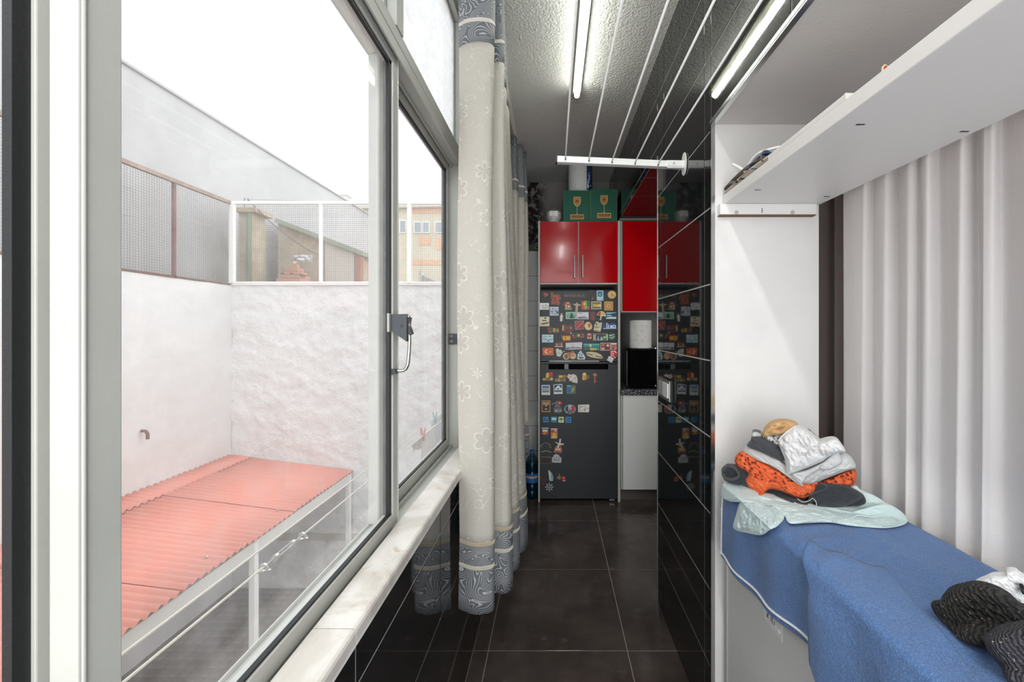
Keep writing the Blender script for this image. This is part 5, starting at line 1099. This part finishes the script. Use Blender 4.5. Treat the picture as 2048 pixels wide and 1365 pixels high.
magnet('gold beer mug magnet', A, [('p', (645, 1240, 648, 1180, 660, 1155, 690, 1150, 702, 1180, 702, 1240, 670, 1250), '#b9903f'), ('p', (700, 1185, 732, 1190, 730, 1232, 700, 1228), '#a87f3a')], [('e', 675, 1172, 22, 16, '#e6d6a0'), ('r', 655, 1195, 668, 1240, '#dcc06a'), ('r', 680, 1195, 692, 1240, '#c9a44c'), ('r', 708, 1195, 722, 1224, '#3a3a3a')])
magnet('red and gold key-shaped magnet', A, [('p', (770, 1165, 800, 1158, 838, 1170, 832, 1198, 815, 1205, 812, 1245, 828, 1255, 828, 1272, 812, 1270, 810, 1283, 795, 1283, 796, 1205, 775, 1195), '#8a3a24')], [('e', 803, 1178, 14, 10, '#d0b04c'), ('e', 783, 1182, 8, 8, '#2a2a2c'), ('e', 822, 1182, 9, 9, '#b5302a'), ('l', 803, 1205, 803, 1278, 6, '#c48a5a')])
magnet('white postcard magnet with a blue sky over an orange town', B, card(105, 230, 182, 320, '#e3e8ea'), [('r', 112, 237, 176, 262, '#2b86b8'), ('r', 112, 258, 176, 272, '#d0a488'), ('r', 112, 272, 176, 284, '#6fa8b8'), ('r', 112, 286, 176, 296, '#3f6a6c'), ('r', 118, 306, 168, 310, '#a9b5ba')])
magnet('white postcard magnet with a snowy peak', B, [('p', (213, 225, 293, 220, 296, 310, 217, 313), '#e6e9ea')], [('r', 220, 228, 288, 292, '#1d4454'), ('p', (220, 275, 245, 240, 262, 232, 288, 265, 288, 280), '#dfe8f0'), ('e', 256, 265, 9, 6, '#1c2c38'), ('r', 220, 276, 288, 284, '#5a7484'), ('r', 228, 300, 282, 304, '#b3b8ba')])
magnet('square map magnet with a blue sea and tan coast', B, card(333, 230, 415, 308, '#3f8f8a'), [('p', (338, 238, 375, 245, 372, 280, 355, 304, 338, 300), '#1565a0'), ('p', (375, 232, 412, 232, 412, 300, 365, 300, 385, 270), '#4b5f2c'), ('p', (390, 240, 405, 255, 398, 285, 375, 300, 385, 270), '#c98f52'), ('r', 342, 236, 368, 242, '#a8c8b4')])
magnet('gold-framed dark portrait magnet', B, [('r', 105, 370, 187, 477, '#a8865a'), ('r', 113, 380, 179, 467, '#5a4228')], [('r', 118, 386, 174, 462, '#2a1d15'), ('r', 118, 386, 174, 410, '#b99a68'), ('p', (128, 460, 134, 425, 147, 398, 160, 425, 168, 460), '#1a110e'), ('e', 147, 416, 7, 9, '#d9c6a4'), ('e', 146, 448, 13, 7, '#b59a7c')])
magnet('grey stone mill magnet with a red flower-like wheel', B, [('p', (215, 465, 222, 425, 235, 405, 240, 372, 250, 372, 248, 410, 280, 425, 295, 470, 270, 485, 225, 482), '#6d7476'), ('p', (195, 402, 240, 385, 242, 392, 198, 410), '#8a9092')], [('e', 268, 393, 24, 20, '#b5232f'), ('l', 255, 393, 283, 393, 4, '#dcb0b0'), ('l', 268, 380, 268, 408, 4, '#dcb0b0'), ('r', 225, 432, 280, 440, '#3f4648'), ('e', 240, 465, 12, 8, '#b9bdbc'), ('e', 275, 462, 10, 8, '#9aa0a0')])
magnet('oval tricolour magnet with an iron tower in the centre', B, [('e', 363, 450, 54, 44, '#8f9698')], [('p', (325, 430, 345, 415, 352, 470, 322, 465), '#1d2f5c'), ('p', (375, 415, 405, 430, 402, 470, 378, 475), '#c01f2e'), ('p', (352, 412, 374, 412, 376, 470, 350, 470), '#dfe0de'), ('p', (340, 492, 358, 450, 363, 405, 368, 450, 388, 492, 374, 492, 363, 465, 352, 492), '#3f5a50')])
magnet('white rectangular magnet with small black scribbled figures', B, [('p', (437, 410, 540, 407, 536, 478, 438, 476), '#e3e1da')], [('l', 450, 415, 452, 465, 4, '#4a4a48'), ('l', 470, 420, 485, 425, 4, '#b5504c')]+spots(455, 420, 530, 470, ['#5a5a56', '#8a8a80', '#a3a08f'], 12, 4, 12)+[('r', 500, 415, 503, 468, '#7a7a76')])
magnet('small dark blue square magnet, first of four in a row', B, [('p', (117, 522, 166, 519, 169, 568, 121, 571), '#3f9fc4')], [('r', 124, 530, 160, 560, '#1d3f86'), ('l', 130, 552, 155, 535, 4, '#8fb8dc')])
magnet('small turquoise square magnet with a white band, second in the row', B, card(193, 518, 243, 570, '#2f9ac0'), [('r', 197, 528, 239, 548, '#cfe0dc'), ('r', 200, 556, 236, 562, '#1f5a94')])
magnet('small cream square magnet with a palm, third in the row', B, card(258, 520, 308, 572, '#d8dcae'), [('r', 262, 532, 304, 546, '#8fae5a'), ('e', 284, 540, 11, 7, '#2a3a20'), ('l', 284, 542, 284, 562, 4, '#4a3a24')])
magnet('small plain mid-blue square magnet, last of the four', B, card(323, 520, 375, 573, '#3fa0cc', '#2a5f9a', 6), [('r', 334, 540, 364, 545, '#4f7fb4'), ('r', 334, 552, 364, 556, '#4f7fb4')])
magnet('navy jar-shaped magnet with an orange band and white lid', B, [('p', (105, 628, 170, 628, 168, 700, 155, 712, 118, 712, 107, 700), '#16203a'), ('r', 105, 618, 170, 627, '#c9ccd0')], [('r', 112, 635, 162, 655, '#e3dfc9'), ('r', 108, 660, 167, 678, '#cf5a28'), ('r', 125, 660, 140, 678, '#e0a048'), ('r', 110, 688, 164, 694, '#1f4f9c')])
magnet('pink and yellow tin-shaped magnet beside the navy jar', B, [('p', (190, 633, 250, 633, 250, 712, 240, 718, 198, 718, 190, 710), '#c98a5a'), ('r', 190, 625, 250, 633, '#dcd8d2')], [('r', 194, 640, 246, 662, '#b8405c'), ('p', (200, 700, 210, 672, 220, 655, 232, 672, 242, 700), '#e0b83c'), ('e', 232, 646, 9, 7, '#efdcd8'), ('r', 194, 702, 246, 710, '#e3d2b4')])
magnet('dark magnet outlined in silver with arched leaves and a scroll', B, [('p', (92, 800, 100, 775, 140, 752, 185, 775, 195, 800, 192, 845, 100, 845), '#1f1f20')], [('l', 92, 783, 118, 765, 5, '#9a8f80'), ('l', 118, 765, 140, 752, 4, '#9a8f80'), ('l', 140, 752, 165, 762, 4, '#9a8f80'), ('l', 165, 762, 190, 778, 5, '#9a8f80'), ('l', 92, 798, 112, 785, 5, '#8a7f70'), ('l', 170, 785, 194, 798, 5, '#8a7f70'), ('l', 100, 840, 145, 828, 5, '#b3a894'), ('l', 145, 828, 195, 840, 5, '#b3a894')])
magnet('windmill magnet with white crossed sails over brick', B, [('p', (215, 845, 225, 800, 245, 780, 285, 780, 292, 848), '#a3705a'), ('p', (232, 748, 262, 760, 270, 718, 283, 722, 278, 762, 308, 762, 306, 775, 270, 775, 258, 805, 245, 800, 255, 768, 228, 752), '#d9d4cf')], [('r', 232, 805, 280, 825, '#dcc0a8'), ('r', 240, 828, 260, 845, '#b5402c'), ('e', 275, 795, 12, 8, '#c9402c')])
magnet('small dark maroon plaque magnet with a thin frame', B, [('r', 98, 882, 190, 945, '#6a5048'), ('r', 102, 888, 186, 940, '#1c0d0d')], [('r', 98, 882, 190, 887, '#9a8078'), ('l', 115, 915, 170, 915, 3, '#3a1a1a')])
magnet('pale grey house-shaped magnet with a black laurel emblem', B, [('p', (200, 935, 200, 890, 212, 885, 215, 868, 240, 858, 265, 868, 270, 885, 285, 890, 285, 937), '#c3c4c6')], [('e', 242, 898, 26, 18, '#5a5c60'), ('e', 242, 894, 20, 15, '#c9cacc'), ('e', 242, 888, 5, 8, '#2a2c30'), ('l', 203, 932, 240, 908, 3, '#8f9194'), ('l', 282, 932, 245, 908, 3, '#8f9194')])
magnet('pale blue sail-shaped magnet near the bottom left', B, [('p', (165, 1010, 172, 1003, 200, 1035, 212, 1070, 208, 1102, 178, 1102), '#b9c6c4')], [('p', (172, 1012, 180, 1090, 190, 1090, 190, 1040), '#e0e0d6'), ('p', (186, 1022, 206, 1060, 206, 1088, 194, 1088), '#5f9cc0')])
magnet('tiny gold anchor-like magnet', B, [('p', (242, 1065, 262, 1062, 262, 1035, 267, 1035, 267, 1062, 285, 1058, 280, 1088, 248, 1084), '#9a7a4c')], [('l', 264, 1040, 264, 1085, 4, '#d6b888'), ('l', 250, 1072, 280, 1070, 4, '#5a4630')])
magnet('tiny red box-shaped magnet lower right of the anchor', B, [('p', (288, 1070, 305, 1055, 325, 1070, 323, 1108, 295, 1105), '#b02c28')], [('e', 306, 1075, 7, 7, '#dcb0a0'), ('r', 295, 1096, 322, 1103, '#d8c4b8')])
magnet('faint dark brown sea-horse magnet at the very left edge', B, [('p', (90, 1070, 105, 1055, 115, 1075, 135, 1080, 145, 1110, 130, 1140, 105, 1135, 115, 1110, 98, 1095), '#43271c')], spots(98, 1070, 138, 1130, ['#5a3626', '#2f1a12'], 8, 6, 14))
magnet("silver ship's wheel magnet, lowest of all the magnets", B, [('e', 176, 1158, 24, 24, '#77797c')]+[('l', 176+20*math.cos(k*math.pi/4), 1158+20*math.sin(k*math.pi/4), 176+37*math.cos(k*math.pi/4), 1158+38*math.sin(k*math.pi/4), 7, '#b9bbbe') for k in range(8)], [('e', 176, 1158, 16, 16, '#2a2b2d'), ('e', 176, 1158, 7, 7, '#b9bbbe')]+[('l', 160, 1158, 192, 1158, 4, '#a9abae'), ('l', 176, 1142, 176, 1174, 4, '#a9abae')])
